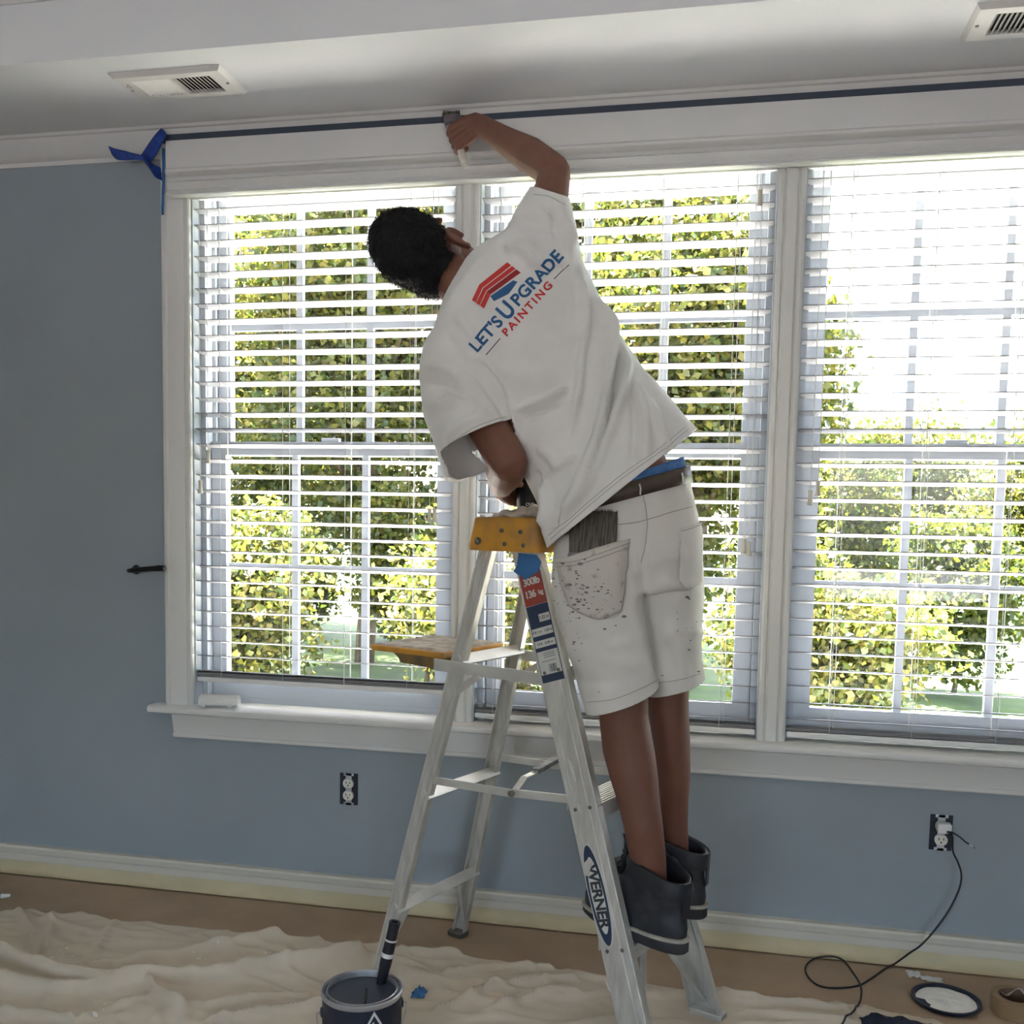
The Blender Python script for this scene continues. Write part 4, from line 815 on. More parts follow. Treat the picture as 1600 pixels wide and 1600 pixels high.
pv2, _ = mesh_np(pm); PBV = BVHTree.FromPolygons([Vector(p) for p in pv2 + PORG], [tuple(p.vertices) for p in pm.polygons])
def cloth_patch(name, top, bot, m, par, bvh, lift, th, bulge=0.0):
    vs, fs = patch(bvh, top, bot, lift, 24, 16, bulge); o = MB().add(vs, fs).build(name, m, par, smooth=True, fixn=False); return solidify(o, th, -1.0)
M_pocket = mat('pocket_denim_stained', (206, 200, 192), 0.85, rgb2=(128, 120, 112), vscale=34, lo=0.60, hi=0.76, bump=0.2, bscale=600)
PK = [cloth_patch('pocket', [(872, 875), (900, 872), (940, 858), (983, 842)], [(893, 946), (915, 960), (940, 967), (969, 955)], M_pocket, SHORTS, PBV, 0.0065, 0.003, 0.020), cloth_patch('pocket', [(1061, 826), (1078, 821), (1093, 816)], [(1058, 908), (1072, 918), (1092, 908)], M_shorts, SHORTS, PBV, 0.0065, 0.003)]
def mesh_bvh(o): return BVHTree.FromPolygons([Vector(np.array(v.co) + WL[o.name]) for v in o.data.vertices], [tuple(p.vertices) for p in o.data.polygons])
KBV = [mesh_bvh(o) for o in PK]
def on_shorts(x, y, lift=0.0034):
    q = hit(KBV[0], x, y, lift); q = hit(KBV[1], x, y, lift) if q is None else q; return hit(PBV, x, y, lift) if q is None else q
for q, pl in ((0, [(872, 879), (900, 877), (940, 864), (983, 848)]), (0, [(874, 885), (900, 883), (940, 871), (983, 855)]), (1, [(1061, 831), (1078, 826), (1093, 821)])): cloth_line(KBV[q], pl, 0.0009, 0.0032, 'pocket_stitching', M_stitch, PK[q])
for pl in ([(872, 876), (878, 910), (893, 946), (915, 961), (940, 968), (969, 956), (978, 900), (983, 843)],): cloth_line(PBV, pl, 0.0012, 0.006, 'pocket_edge', M_shorts, PK[0])
for pl in ([(1061, 826), (1058, 870), (1058, 908), (1072, 919), (1092, 909)], [(1070, 866), (1078, 872), (1086, 862)]): cloth_line(PBV, pl, 0.0010, 0.008, 'pocket_edge', M_shorts, PK[1])
cloth_line(PBV, [(905, 832), (950, 822), (1000, 815), (1050, 800), (1080, 792)], 0.0009, 0.003, 'yoke_seam', M_stitch, SHORTS); cloth_line(PBV, [(1001, 762), (1010, 800), (1008, 850), (1002, 880)], 0.0009, 0.003, 'seat_seam', M_stitch, SHORTS)
for pl in ([(918, 1097), (960, 1092), (1000, 1076), (1024, 1064)], [(1030, 1066), (1060, 1062), (1094, 1052)]): cloth_line(PBV, pl, 0.0008, 0.003, 'hem_stitching', M_stitch, SHORTS)
# paint spatter on the shorts
M_spat = mat('grey_paint_spatter', (120, 116, 112), 0.8)
rr_ = np.random.default_rng(11); mb = MB()
for k in range(150):
    cx, cy = (rr_.normal(905, 26), rr_.normal(930, 26)) if k < 115 else (rr_.normal(900, 18), rr_.normal(1000, 45)) if k < 135 else (rr_.normal(1072, 12), rr_.normal(1000, 40))
    r0 = abs(rr_.normal(0, 0.9)) + 0.4; pts = [on_shorts(cx + r0 * (1.5 * math.cos(a) + 0.4 * rr_.random()), cy + r0 * 0.8 * math.sin(a)) for a in (2 * math.pi * i / 7 for i in range(7))]
    if all(p is not None for p in pts) and max(np.linalg.norm(p - pts[0]) for p in pts) < 0.03: mb.add(pts, [tuple(range(7))])
tag(mb.build('paint_spatter', M_spat, SHORTS, fixn=False), kind='stuff')
# ---- belt with loops, underwear above it
def band(name, r0, r1, grow, m, par):
    rings = []
    for r in (r0, r1):
        q = ringpx(*r[:6], AY(1000, 850, -0.59) - AY(985, 760, -0.59), r[6], 48, 2.4); c = sum(q) / len(q); rings.append([c + (p - c) * grow for p in q])
    mb = MB(); mb.rings(rings, False); o = mb.build(name, m, par, smooth=True); return solidify(o, 0.004, 1.0)
BELT = band('belt', (893, 780, 1070, 731, -0.59, 0.205, 0.09), (889, 806, 1074, 756, -0.59, 0.21, 0.09), 1.03, M_belt, MAN)
band('underwear', (894, 775, 1062, 716, -0.59, 0.195, 0.09), (893, 786, 1068, 735, -0.59, 0.20, 0.09), 1.0, M_uwear, MAN)
bv_ = BVHTree.FromPolygons([Vector(v.co) + BELT.matrix_world.translation for v in BELT.data.vertices], [tuple(p.vertices) for p in BELT.data.polygons]); BELT_L = WL[BELT.name]
bv_ = BVHTree.FromPolygons([Vector(np.array(v.co) + BELT_L) for v in BELT.data.vertices], [tuple(p.vertices) for p in BELT.data.polygons])
for x in (996, 1060):
    P_ = [hit(bv_, x + dx, yy, 0.006) for dx, yy in ((-3, 0), (-1, 0), (2, 0), (5, 0)) for yy in [0]]
    yb = 752 - (x - 990) * 0.27; P_ = [hit(bv_, x + t * 6 - 2, yb - 12 + t * 26, 0.0065) for t in (0.1, 0.4, 0.7, 0.95)]; P_ = [p for p in P_ if p is not None]
    if len(P_) >= 2: MB().tube(P_ + [P_[-1] + V3(0, -0.004, -0.014)], 0.005, 8, True, 0.4).build('belt_loop', M_shorts, SHORTS, smooth=True)
# ---- boots
def boot(heel, fwd, lean=0.0):
    f_ = unit(fwd); s_ = np.cross(V3(0, 0, 1), f_); t = thing('boot', heel, parent=MAN)
    def P_(x, y, z): return heel + f_ * x + s_ * y + V3(0, 0, z)
    def outline(x0, x1, hw, n=36, toe=2.3):
        o = []
        for i in range(n):
            a = 2 * math.pi * i / n; cx = (x0 + x1) / 2; x = cx + (x1 - x0) / 2 * math.copysign(abs(math.cos(a)) ** (2 / 2.6), math.cos(a)); k = (x - x0) / (x1 - x0); w_ = hw * (0.80 + 0.26 * math.sin(min(1, k * 1.15) * math.pi * 0.62)) * (1 - 0.10 * math.exp(-((k - 0.38) / 0.16) ** 2)); o.append((x, w_ * math.copysign(abs(math.sin(a)) ** (2 / 2.4), math.sin(a))))
        return o
    def R_(x0, x1, hw, z0, z1=None): return [P_(x, y, z0 + ((z1 if z1 is not None else z0) - z0) * (x - x0) / (x1 - x0)) for x, y in outline(x0, x1, hw)]
    MB().rings([R_(-0.004, 0.300, 0.052, 0.002, 0.016), R_(-0.008, 0.306, 0.055, 0.006, 0.020), R_(-0.008, 0.306, 0.055, 0.030, 0.032)], True).build('sole', M_sole, t, smooth=45)
    MB().rings([R_(-0.010, 0.308, 0.057, 0.030, 0.032), R_(-0.010, 0.308, 0.057, 0.037, 0.038), R_(-0.004, 0.302, 0.053, 0.038, 0.039)], True).build('welt', M_welt, t, smooth=45)
    up = [(-0.002, 0.300, 0.051, 0.036, 0.036), (-0.004, 0.300, 0.052, 0.055, 0.060), (-0.002, 0.290, 0.050, 0.072, 0.078), (0.000, 0.255, 0.047, 0.088, 0.100), (0.002, 0.205, 0.050, 0.104, 0.124), (0.002, 0.172, 0.050, 0.120, 0.148), (0.000, 0.158, 0.051, 0.136, 0.172), (-0.004, 0.152, 0.053, 0.150, 0.195), (-0.006, 0.152, 0.055, 0.160, 0.208), (-0.003, 0.148, 0.052, 0.166, 0.212), (0.004, 0.142, 0.046, 0.160, 0.205), (0.008, 0.136, 0.043, 0.120, 0.150)]
    rg = [R_(*u) for u in up]; o = MB().rings(rg, False).build('upper', M_boot, t, smooth=True); 
    for p, q in ((0.010, 0.010),):
        MB().rings([R_(-0.0065, 0.1535, 0.0545, 0.124, 0.162), R_(-0.010, 0.156, 0.0595, 0.142, 0.186), R_(-0.0085, 0.1545, 0.0570, 0.164, 0.211)], False).build('collar_padding', M_boot, t, smooth=True)
    MB().bar(P_(-0.0045, 0, 0.085), P_(-0.0075, 0, 0.165), 0.022, 0.004, s_, 0.001).build('heel_strap', M_boot, t)
    tg = MB(); tg.rings([[P_(x, y * 0.030, z) for y in (-1, -0.5, 0, 0.5, 1)] + [P_(x - 0.008, y * 0.030, z) for y in (1, 0.5, 0, -0.5, -1)] for x, z in ((0.175, 0.14), (0.163, 0.19), (0.160, 0.225), (0.166, 0.240))], True); tg.build('tongue', M_boot, t, smooth=True)
    for k in range(4):
        xx, zz = 0.205 - 0.014 * k, 0.132 + 0.022 * k; MB().tube(spline([P_(xx - 0.02, -0.040, zz - 0.006), P_(xx, -0.015, zz + 0.006), P_(xx + 0.002, 0.015, zz + 0.006), P_(xx - 0.02, 0.040, zz - 0.006)], 4), 0.0022, 6).build('lace', M_dark, t, smooth=True)
    st_ = [P_(x, -0.0535 * (1 - 0.12 * k), z) for k, (x, z) in enumerate(((0.045, 0.040), (0.055, 0.065), (0.075, 0.082), (0.11, 0.090)))]
    MB().tube(spline(st_, 5), 0.0012, 5).build('stitching', M_stitch, t)
    return t
hl = LP(0.50, -0.124, 0.2855); hr = LP(0.455, 0.093, 0.2855)          # both boots on the lowest step, between the rails
boot(hl, -LU * 0.97 + LL * 0.272); boot(hr, -LU * 0.97 - LL * 0.116)
# ------------------------------------------------------------------ masking paper, tape and drop cloth on the floor
M_paper = mat('brown_masking_paper', (180, 156, 130), 0.75, rgb2=(168, 145, 120), vscale=5, bump=0.15, bscale=15)
M_mtape = mat('yellow_masking_tape', (200, 188, 154), 0.7, var=0.05, vscale=8)
M_canvas = mat('canvas_drop_cloth', (200, 188, 169), 0.95, rgb2=(208, 197, 179), vscale=6, bump=0.25, bscale=500)
def sheet(name, xs, ys, hfun, m, inside=None, th=0.001):
    nx, ny = len(xs), len(ys); vs = [(x, y, hfun(x, y)) for x in xs for y in ys]; fs = []
    for i in range(nx - 1):
        for j in range(ny - 1):
            if inside is None or inside((xs[i] + xs[i + 1]) / 2, (ys[j] + ys[j + 1]) / 2): fs.append((i * ny + j, (i + 1) * ny + j, (i + 1) * ny + j + 1, i * ny + j + 1))
    used = sorted({k for f in fs for k in f}); mp = {k: i for i, k in enumerate(used)}
    o = MB().add([vs[k] for k in used], [tuple(mp[k] for k in f) for f in fs]).build(name, m, smooth=True); s_ = o.modifiers.new('thickness', 'SOLIDIFY'); s_.thickness = th; s_.offset = 1.0; return o
o = sheet('masking_paper', np.linspace(-2.9, 2.2, 130), np.linspace(-0.60, -0.031, 26), lambda x, y: 0.0012 + 0.0016 * (1 + noise.noise(Vector((x * 3, y * 9, 0)))), M_paper, None, 0.0006)
tag(o, 'brown masking paper strip laid along the baseboard', 'paper')
mb = MB(); N = 90
for i in range(N):
    x = -2.9 + 5.1 * i / (N - 1); w_ = 0.0016 * noise.noise(Vector((x * 6, 0.2, 0))); P_ = [(x, -0.0180, 0.045 + w_), (x, -0.0215, 0.022), (x, -0.0300 - w_, 0.0075), (x, -0.042 + 2 * w_, 0.0052)]; mb.v += [tuple(p) for p in P_]
for i in range(N - 1):
    for j in range(3): mb.f.append((i * 4 + j, (i + 1) * 4 + j, (i + 1) * 4 + j + 1, i * 4 + j + 1))
tag(mb.build('masking_tape_strip', M_mtape, smooth=True), 'yellow masking tape holding the brown paper to the baseboard', 'tape')
# drop cloth with folds traced on the floor
EDGE = [(-60, 1418), (0, 1424), (40, 1424), (80, 1432), (130, 1430), (180, 1442), (230, 1440), (300, 1452), (380, 1462), (450, 1465), (520, 1475), (600, 1488), (680, 1490), (760, 1500), (850, 1515), (930, 1522), (1000, 1534), (1060, 1545), (1140, 1552), (1200, 1562), (1280, 1570), (1350, 1573), (1430, 1588), (1500, 1612), (1600, 1655)]
EG = np.array([atZ(x, y, 0.006)[:2] for x, y in EDGE])
def edge_y(x): return float(np.interp(x, EG[:, 0], EG[:, 1])) + 0.012 * noise.noise(Vector((x * 11, 0, 4)))
RIDGE = [([(-40, 1480), (0, 1496), (37, 1511), (94, 1530), (157, 1541), (210, 1537), (262, 1537), (337, 1530), (450, 1511), (562, 1500)], 0.030, 0.030), ([(131, 1519), (225, 1507), (337, 1485), (431, 1464)], 0.020, 0.035), ([(-40, 1530), (0, 1537), (75, 1549), (150, 1549), (225, 1541), (247, 1564), (285, 1585)], 0.028, 0.022), ([(480, 1494), (540, 1490), (600, 1487)], 0.016, 0.02), ([(330, 1600), (356, 1594), (506, 1571)], 0.018, 0.02),
         ([(622, 1492), (660, 1488), (715, 1492)], 0.014, 0.018), ([(700, 1524), (760, 1514), (860, 1516)], 0.016, 0.016), ([(684, 1584), (735, 1560), (785, 1542), (897, 1531)], 0.018, 0.016), ([(765, 1580), (860, 1550), (900, 1552)], 0.014, 0.014), ([(640, 1520), (700, 1535), (760, 1540)], 0.008, 0.012), ([(80, 1432), (78, 1460), (70, 1490)], 0.014, 0.02), ([(30, 1425), (50, 1460), (48, 1480)], 0.012, 0.02), ([(180, 1442), (160, 1470), (150, 1490)], 0.008, 0.02), ([(130, 1600), (200, 1570), (240, 1566)], 0.014, 0.02), ([(0, 1580), (60, 1590), (110, 1600)], 0.014, 0.02), ([(230, 1600), (300, 1575), (400, 1560), (480, 1556)], 0.010, 0.016),
         ([(1131, 1556), (1220, 1566), (1319, 1578)], 0.012, 0.015), ([(1110, 1580), (1200, 1585), (1320, 1596)], 0.010, 0.014), ([(1340, 1580), (1400, 1590), (1440, 1596)], 0.012, 0.012), ([(1060, 1550), (1120, 1556)], 0.01, 0.012)]
RG = [(np.array([atZ(p[0], p[1], 0.01)[:2] for p in spline([(x, y, 0) for x, y in pl], 5)]), A, wd) for pl, A, wd in RIDGE]
feet = [FT[k][0][:2] for k in FT]
CANC = atZ(566, 1546, 0.20)[:2]
flat = [(f, 0.07) for f in feet] + [(CANC, 0.13), (atZ(655, 1548, 0)[:2], 0.03)]
gx, gy = np.linspace(-2.75, 0.95, 420), np.linspace(-1.55, -0.16, 170)
GX, GY = np.meshgrid(gx, gy, indexing='ij'); Q = np.stack([GX.ravel(), GY.ravel()], 1); HZ = np.zeros(len(Q))
for P_, A, wd in RG:
    best = np.full(len(Q), 1e9)
    for i in range(len(P_) - 1):
        a, b_ = P_[i], P_[i + 1]; ab = b_ - a; t = np.clip(((Q - a) @ ab) / (ab @ ab + 1e-12), 0, 1); best = np.minimum(best, np.linalg.norm(Q - (a + t[:, None] * ab), axis=1))
    HZ = np.maximum(HZ, 1.25 * A * np.exp(-(best / (0.6 * wd)) ** 2)) + 0.3 * A * np.exp(-(best / (2.0 * wd)) ** 2)
HZ += np.array([0.010 * max(0, 1 - abs(noise.noise(Vector((x * 2.2 + y * 3, y * 8 - x * 1.5, 0.0)))) * 5) ** 1.5 + 0.005 * max(0, noise.noise(Vector((x * 7 + y * 9, y * 20, 3.0)))) + 0.008 * max(0, 1 - abs(noise.noise(Vector((x * 4 - y * 2, y * 11 + x * 2, 6.0)))) * 7) for x, y in Q])
for c, r in flat:
    d_ = np.linalg.norm(Q - np.asarray(c), axis=1); HZ *= np.clip((d_ - r * 0.75) / (r * 0.6), 0, 1)
HZ = HZ.reshape(GX.shape)
def cloth_h(x, y):
    u, v = min(len(gx) - 1.001, max(0, (x - gx[0]) / (gx[1] - gx[0]))), min(len(gy) - 1.001, max(0, (y - gy[0]) / (gy[1] - gy[0]))); i, j = int(u), int(v); u -= i; v -= j
    return HZ[i, j] * (1 - u) * (1 - v) + HZ[i + 1, j] * u * (1 - v) + HZ[i, j + 1] * (1 - u) * v + HZ[i + 1, j + 1] * u * v
def floor_z(x, y):
    """top of whatever covers the floor: drop cloth, else paper"""
    if gx[0] < x < gx[-1] and -1.55 < y < edge_y(x): return max(0.0055 + cloth_h(x + a, y + c) for a in (-0.004, 0, 0.004) for c in (-0.004, 0, 0.004))
    return 0.0050
# rows follow the edge, so that the border is smooth
mb = MB(); ny = 150; nx = len(gx); rows = np.linspace(0, 1, ny) ** 1.15
for x in gx:
    ye = edge_y(x)
    for t in rows:
        y = ye + (-1.55 - ye) * t; mb.v.append((x, y, 0.0055 + cloth_h(x, y)))
mb.f = [(i * ny + j, (i + 1) * ny + j, (i + 1) * ny + j + 1, i * ny + j + 1) for i in range(nx - 1) for j in range(ny - 1)]
DC = mb.build('drop_cloth', M_canvas, smooth=True); s_ = DC.modifiers.new('thickness', 'SOLIDIFY'); s_.thickness = 0.0015; s_.offset = -1
tag(DC, 'wrinkled beige canvas drop cloth under the ladder and paint can', 'drop cloth')
mb = MB()
for k in range(34):
    px, py = [(110, 1490), (75, 1500), (310, 1500), (425, 1495), (460, 1496), (170, 1570), (150, 1590)][k % 7]; c = atZ(px + random.gauss(0, 14), py + random.gauss(0, 5), 0.01); r0 = random.uniform(0.002, 0.006)
    pts = [V3(c[0] + r0 * math.cos(a) * random.uniform(0.7, 1.4), c[1] + r0 * math.sin(a) * random.uniform(0.7, 1.4), 0) for a in (2 * math.pi * i / 7 for i in range(7))]; mb.add([V3(p[0], p[1], 0.0070 + cloth_h(p[0], p[1]) + 0.001) for p in pts], [tuple(range(7))])
tag(mb.build('paint_drops', M_splat, DC), kind='stuff')

# ------------------------------------------------------------------ paint can with what stands in it
M_can = mat('navy_can_label', (28, 34, 52), 0.4); M_metal = mat('can_metal', (186, 188, 192), 0.35, 0.7); M_paint = mat('slate_blue_paint', (50, 57, 70), 0.6, spec=0.2); M_white = mat('plain_white', (220, 220, 218), 0.6)
CX, CY = CANC; CR, CHT, CZ = 0.088, 0.196, 0.008
t = thing('paint_can', (CX, CY, CZ), 'open navy gallon paint can of slate blue paint with a wire handle', 'paint can')
cc = V3(CX, CY, CZ)
MB().lathe([(0.001, 0.002), (CR * 0.97, 0.0), (CR, 0.004), (CR, CHT - 0.012)], cc, 56).build('can_body', M_can, t, smooth=40)
MB().lathe([(CR, CHT - 0.012), (CR + 0.003, CHT - 0.008), (CR + 0.003, CHT - 0.001), (CR, CHT + 0.001), (CR - 0.002, CHT - 0.002), (CR - 0.003, CHT - 0.008), (CR - 0.009, CHT - 0.008), (CR - 0.0095, CHT - 0.001), (CR - 0.0115, CHT), (CR - 0.0125, CHT - 0.006), (CR - 0.0125, CHT - 0.07)], cc, 56).build('rim', M_metal, t, smooth=40)
MB().lathe([(0.0005, CHT - 0.010), (CR - 0.0120, CHT - 0.010)], cc, 48).build('paint_surface', M_paint, t)
MB().lathe([(CR - 0.0028, CHT - 0.0072), (CR - 0.0092, CHT - 0.0072)], cc, 56).build('rim_groove_shade', M_can, t)  # dark ring painted in as the shade of the rim's groove
toc = unit(V3(CAM[0] - CX, CAM[1] - CY, 0)); tos = V3(-toc[1], toc[0], 0)
hl_ = atZ(500, 1589, 0.16); ea = unit(V3(*(proj and (tos * 0.98 - toc * 0.15))))
for sg in (-1, 1):
    MB().lathe([(0.011, 0.0), (0.011, 0.004), (0.005, 0.006), (0.0005, 0.006)], cc + ea * sg * (CR - 0.001) + V3(0, 0, CHT - 0.045), 16, ea * sg).build('handle_lug', M_can, t, smooth=40)
arc = [cc + ea * math.cos(a) * (CR + 0.012) + toc * (math.sin(a) * (CR + 0.010)) + V3(0, 0, CHT - 0.045 - 0.060 * math.sin(a)) for a in np.linspace(0, math.pi, 24)]
MB().tube([cc + ea * (CR + 0.002) + V3(0, 0, CHT - 0.045)] + arc + [cc - ea * (CR + 0.002) + V3(0, 0, CHT - 0.045)], 0.0017, 6).build('wire_handle', M_metal, t, smooth=True)
def on_can(u, z, lift=0.0006):
    a = u / CR; d = toc * math.cos(a) + tos * math.sin(a); return cc + d * (CR + lift) + V3(0, 0, z)
def can_shape(pts, name, m, lift):
    vs, fs = subdiv([(x * 1000, y * 1000) for x, y in pts], [tuple(range(len(pts)))], 4); return MB().add([on_can(x / 1000, y / 1000, lift) for x, y in vs], fs).build(name, m, t, fixn=False)
tz, tu = 0.183, 0.026
can_shape([(tu - 0.034, tz - 0.060), (tu + 0.034, tz - 0.060), (tu, tz)], 'label_triangle', M_white, 0.0006)
can_shape([(tu - 0.026, tz - 0.055), (tu + 0.026, tz - 0.055), (tu, tz - 0.010)], 'label_triangle_inner', M_can, 0.0010)
for k in (-1, 0, 1): can_shape([(tu - 0.006 + k * 0.007 - 0.003, tz - 0.034 - abs(k) * 0.005), (tu - 0.002 + k * 0.007 - 0.003, tz - 0.034 - abs(k) * 0.005), (tu + 0.004 + k * 0.007 - 0.003, tz - 0.024 - abs(k) * 0.008), (tu + 0.000 + k * 0.007 - 0.003, tz - 0.024 - abs(k) * 0.008)], 'label_mark', M_white, 0.0014)
# dark handle standing at the rim, hollow end, light bands
M_blk = mat('black_paint_coated_handle', (26, 28, 36), 0.45, var=0.3, vscale=40)
hb, ht = atZ(607, 1535, CZ + CHT - 0.020), None
dv = hb - V3(CX, CY, hb[2]); hb = V3(CX, CY, hb[2]) + unit(dv) * 0.0575; ht = AY(617, 1441, hb[1] + 0.008)          # inside the rim, leaning towards it
t = thing('brush_handle', hb, 'black brush with two light bands standing in the paint can', 'brush'); ax = ht - hb
P_ = [hb - ax * 0.08, hb + ax * 0.0, hb + ax * 0.12, hb + ax * 0.35, hb + ax * 0.55, hb + ax * 0.75, hb + ax * 0.9, hb + ax * 1.0]
MB().tube(P_, [0.011, 0.0115, 0.011, 0.0135, 0.0135, 0.0125, 0.0125, 0.013], 18, False).build('grip', M_blk, t, smooth=True)
MB().lathe([(0.0132, -0.003), (0.0136, 0.0), (0.0125, 0.0015), (0.0085, 0.001), (0.0075, -0.03), (0.0005, -0.03)], ht, 20, unit(ax)).build('hollow_end', M_blk, t, smooth=40)
for f_, w_ in ((0.505, 0.010), (0.735, 0.004)): MB().lathe([(0.0133, -w_ / 2), (0.0143, -w_ / 2), (0.0143, w_ / 2), (0.0133, w_ / 2)], hb + ax * f_, 20, unit(ax)).build('light_band', M_white, t, smooth=40)
sb = atZ(571, 1572, CZ + CHT - 0.010); se = AY(573, 1543, sb[1])
MB().tube([sb + (sb - se) * 0.3, sb, (sb + se) / 2 + V3(0.0008, 0, 0), se], [0.0036, 0.0036, 0.0034, 0.0022], 8).build('stir_stick', mat('dark_stick', (44, 38, 36), 0.6, var=0.4, vscale=60), smooth=True)
tag(bpy.data.objects['stir_stick'], 'thin dark stick poking up out of the slate blue paint', 'stick')
# scrap of blue tape on the cloth
def crumple(name, c, sx, sy, sz, m, seed, n=9):
    mb = MB(); 
    for i in range(n):
        for j in range(n):
            u, v = i / (n - 1) - 0.5, j / (n - 1) - 0.5; k = Vector((u * 4 + seed, v * 4, seed)); mb.v.append((c[0] + u * sx * (1 + 0.5 * noise.noise(k)), c[1] + v * sy * (1 + 0.6 * noise.noise(k + Vector((3, 1, 0)))), c[2] + sz * (0.5 + 0.9 * noise.noise(k * 1.3 + Vector((0, 7, 0)))) * max(0.0, 1.3 - 2.2 * (u * u + v * v) * 2)))
    mb.f = [(i * n + j, (i + 1) * n + j, (i + 1) * n + j + 1, i * n + j + 1) for i in range(n - 1) for j in range(n - 1)]
    o = mb.build(name, m, smooth=30); s_ = o.modifiers.new('thickness', 'SOLIDIFY'); s_.thickness = 0.0008; return o
p = atZ(656, 1550, 0.012); tag(crumple('tape_scrap', V3(p[0], p[1], 0.0085), 0.034, 0.05, 0.022, M_btape, 2.0), 'crumpled scrap of blue tape on the drop cloth beside the paint can', 'tape')

# ------------------------------------------------------------------ lid, tape roll, scraps, cord and dark cloth at the right
p = atZ(1478, 1566, 0.006); LR = 0.086
t = thing('lid_with_filler', V3(p[0], p[1], 0.004), 'navy can lid smeared with thick white filler, lying on brown paper', 'lid')
c = V3(p[0], p[1], 0.0045)
MB().lathe([(0.001, 0.0), (LR * 0.86, 0.0), (LR * 0.88, 0.004), (LR * 0.93, 0.010), (LR, 0.010), (LR, 0.013), (LR * 0.93, 0.013), (LR * 0.90, 0.012), (LR * 0.86, 0.006), (0.001, 0.006)], c, 48).build('lid_disc', M_can, t, smooth=40)
mb = MB(); n_a, n_r = 48, 14; mb.v.append(tuple(c + V3(0, 0, 0.012)))
for k in range(1, n_r + 1):
    for i in range(n_a):
        a = 2 * math.pi * i / n_a; edge = LR * (0.86 + 0.05 * noise.noise(Vector((math.cos(a) * 3, math.sin(a) * 3, 1)))) * (0.74 if math.radians(185) < a < math.radians(222) else 1.0); r = edge * k / n_r; q = Vector((math.cos(a) * r * 40, math.sin(a) * r * 40, 0)); mb.v.append(tuple(c + V3(math.cos(a) * r, math.sin(a) * r, 0.0065 + (0.006 + 0.0045 * noise.noise(q) + 0.002 * noise.noise(q * 3)) * (1 - (k / n_r) ** 5))))
for i in range(n_a): mb.f.append((0, 1 + i, 1 + (i + 1) % n_a))
for k in range(n_r - 1):
    for i in range(n_a): mb.f.append((1 + k * n_a + i, 1 + (k + 1) * n_a + i, 1 + (k + 1) * n_a + (i + 1) % n_a, 1 + k * n_a + (i + 1) % n_a))
mb.build('white_filler', mat('white_filler', (240, 238, 230), 0.75, var=0.03, vscale=30), t, smooth=True)
for k, (px, py, sx, sy, sd) in enumerate(((1428, 1522, 0.035, 0.04, 1.0), (1456, 1530, 0.055, 0.035, 5.0))):
    p = atZ(px, py, 0.004); tag(crumple('paper_scrap', V3(p[0], p[1], 0.0048), sx, sy, 0.004, mat('pale_scrap', (224, 226, 226), 0.8), sd), ['small pale scrap nearer the loop of black cord', 'longer pale scrap touching the can lid\'s edge'][k], 'scrap')
p = atZ(1585, 1583, 0.002); RRr = 0.058
t = thing('tape_roll', V3(p[0], p[1], 0.004), 'roll of brown tape lying flat on the paper beside the can lid', 'tape')
c = V3(p[0], p[1], 0.0042)
MB().lathe([(0.040, 0.0), (RRr, 0.0), (RRr, 0.045), (0.041, 0.045)], c, 44).build('tape_winding', mat('brown_tape', (150, 122, 88), 0.5, var=0.12, vscale=60, stretch=(1, 1, 20)), t, smooth=40)
MB().lathe([(0.0405, 0.045), (0.0405, 0.0), (0.037, 0.0), (0.037, 0.044), (0.0405, 0.0445)], c, 44).build('tape_core', mat('cardboard_core', (112, 88, 68), 0.8), t, smooth=40)
tp = MB(); k0 = []
for i in range(10):
    a = math.radians(30 + 12 * i); k0.append(c + V3(math.cos(a) * 0.036, math.sin(a) * 0.036, 0.040 + 0.012 * math.sin(i * 0.7)))
tp.tube(k0, [0.006 + 0.003 * math.sin(i * 1.3) for i in range(10)], 7, True, 0.35).build('loose_plastic', mat('cloudy_plastic', (168, 150, 142), 0.25), t, smooth=True)
# dark navy cloth at the frame's lower edge
p = atZ(1412, 1600, 0.03); mb = MB(); n = 22
for i in range(n):
    for j in range(n):
        u, v = i / (n - 1) - 0.5, j / (n - 1) - 0.5; k = Vector((u * 5, v * 5, 9)); d_ = max(abs(u) * 1.15, abs(v)); hh = 0.050 * max(0, 1 - d_ * 2) ** 0.8 * (1 + 0.5 * noise.noise(k)); xx, yy = p[0] + 0.01 + u * 0.22 * (1 + 0.2 * noise.noise(k)), p[1] - 0.055 + v * 0.18 * (1 + 0.2 * noise.noise(k + Vector((4, 0, 0)))); mb.v.append((xx, yy, floor_z(xx, yy) + 0.0035 + hh))
mb.f = [(i * n + j, (i + 1) * n + j, (i + 1) * n + j + 1, i * n + j + 1) for i in range(n - 1) for j in range(n - 1)]
o = mb.build('navy_cloth', mat('navy_fabric', (24, 32, 52), 0.85, var=0.2, vscale=30), smooth=30); s_ = o.modifiers.new('thickness', 'SOLIDIFY'); s_.thickness = 0.002; tag(o, 'bunched dark navy cloth on the drop cloth near the can lid', 'cloth')

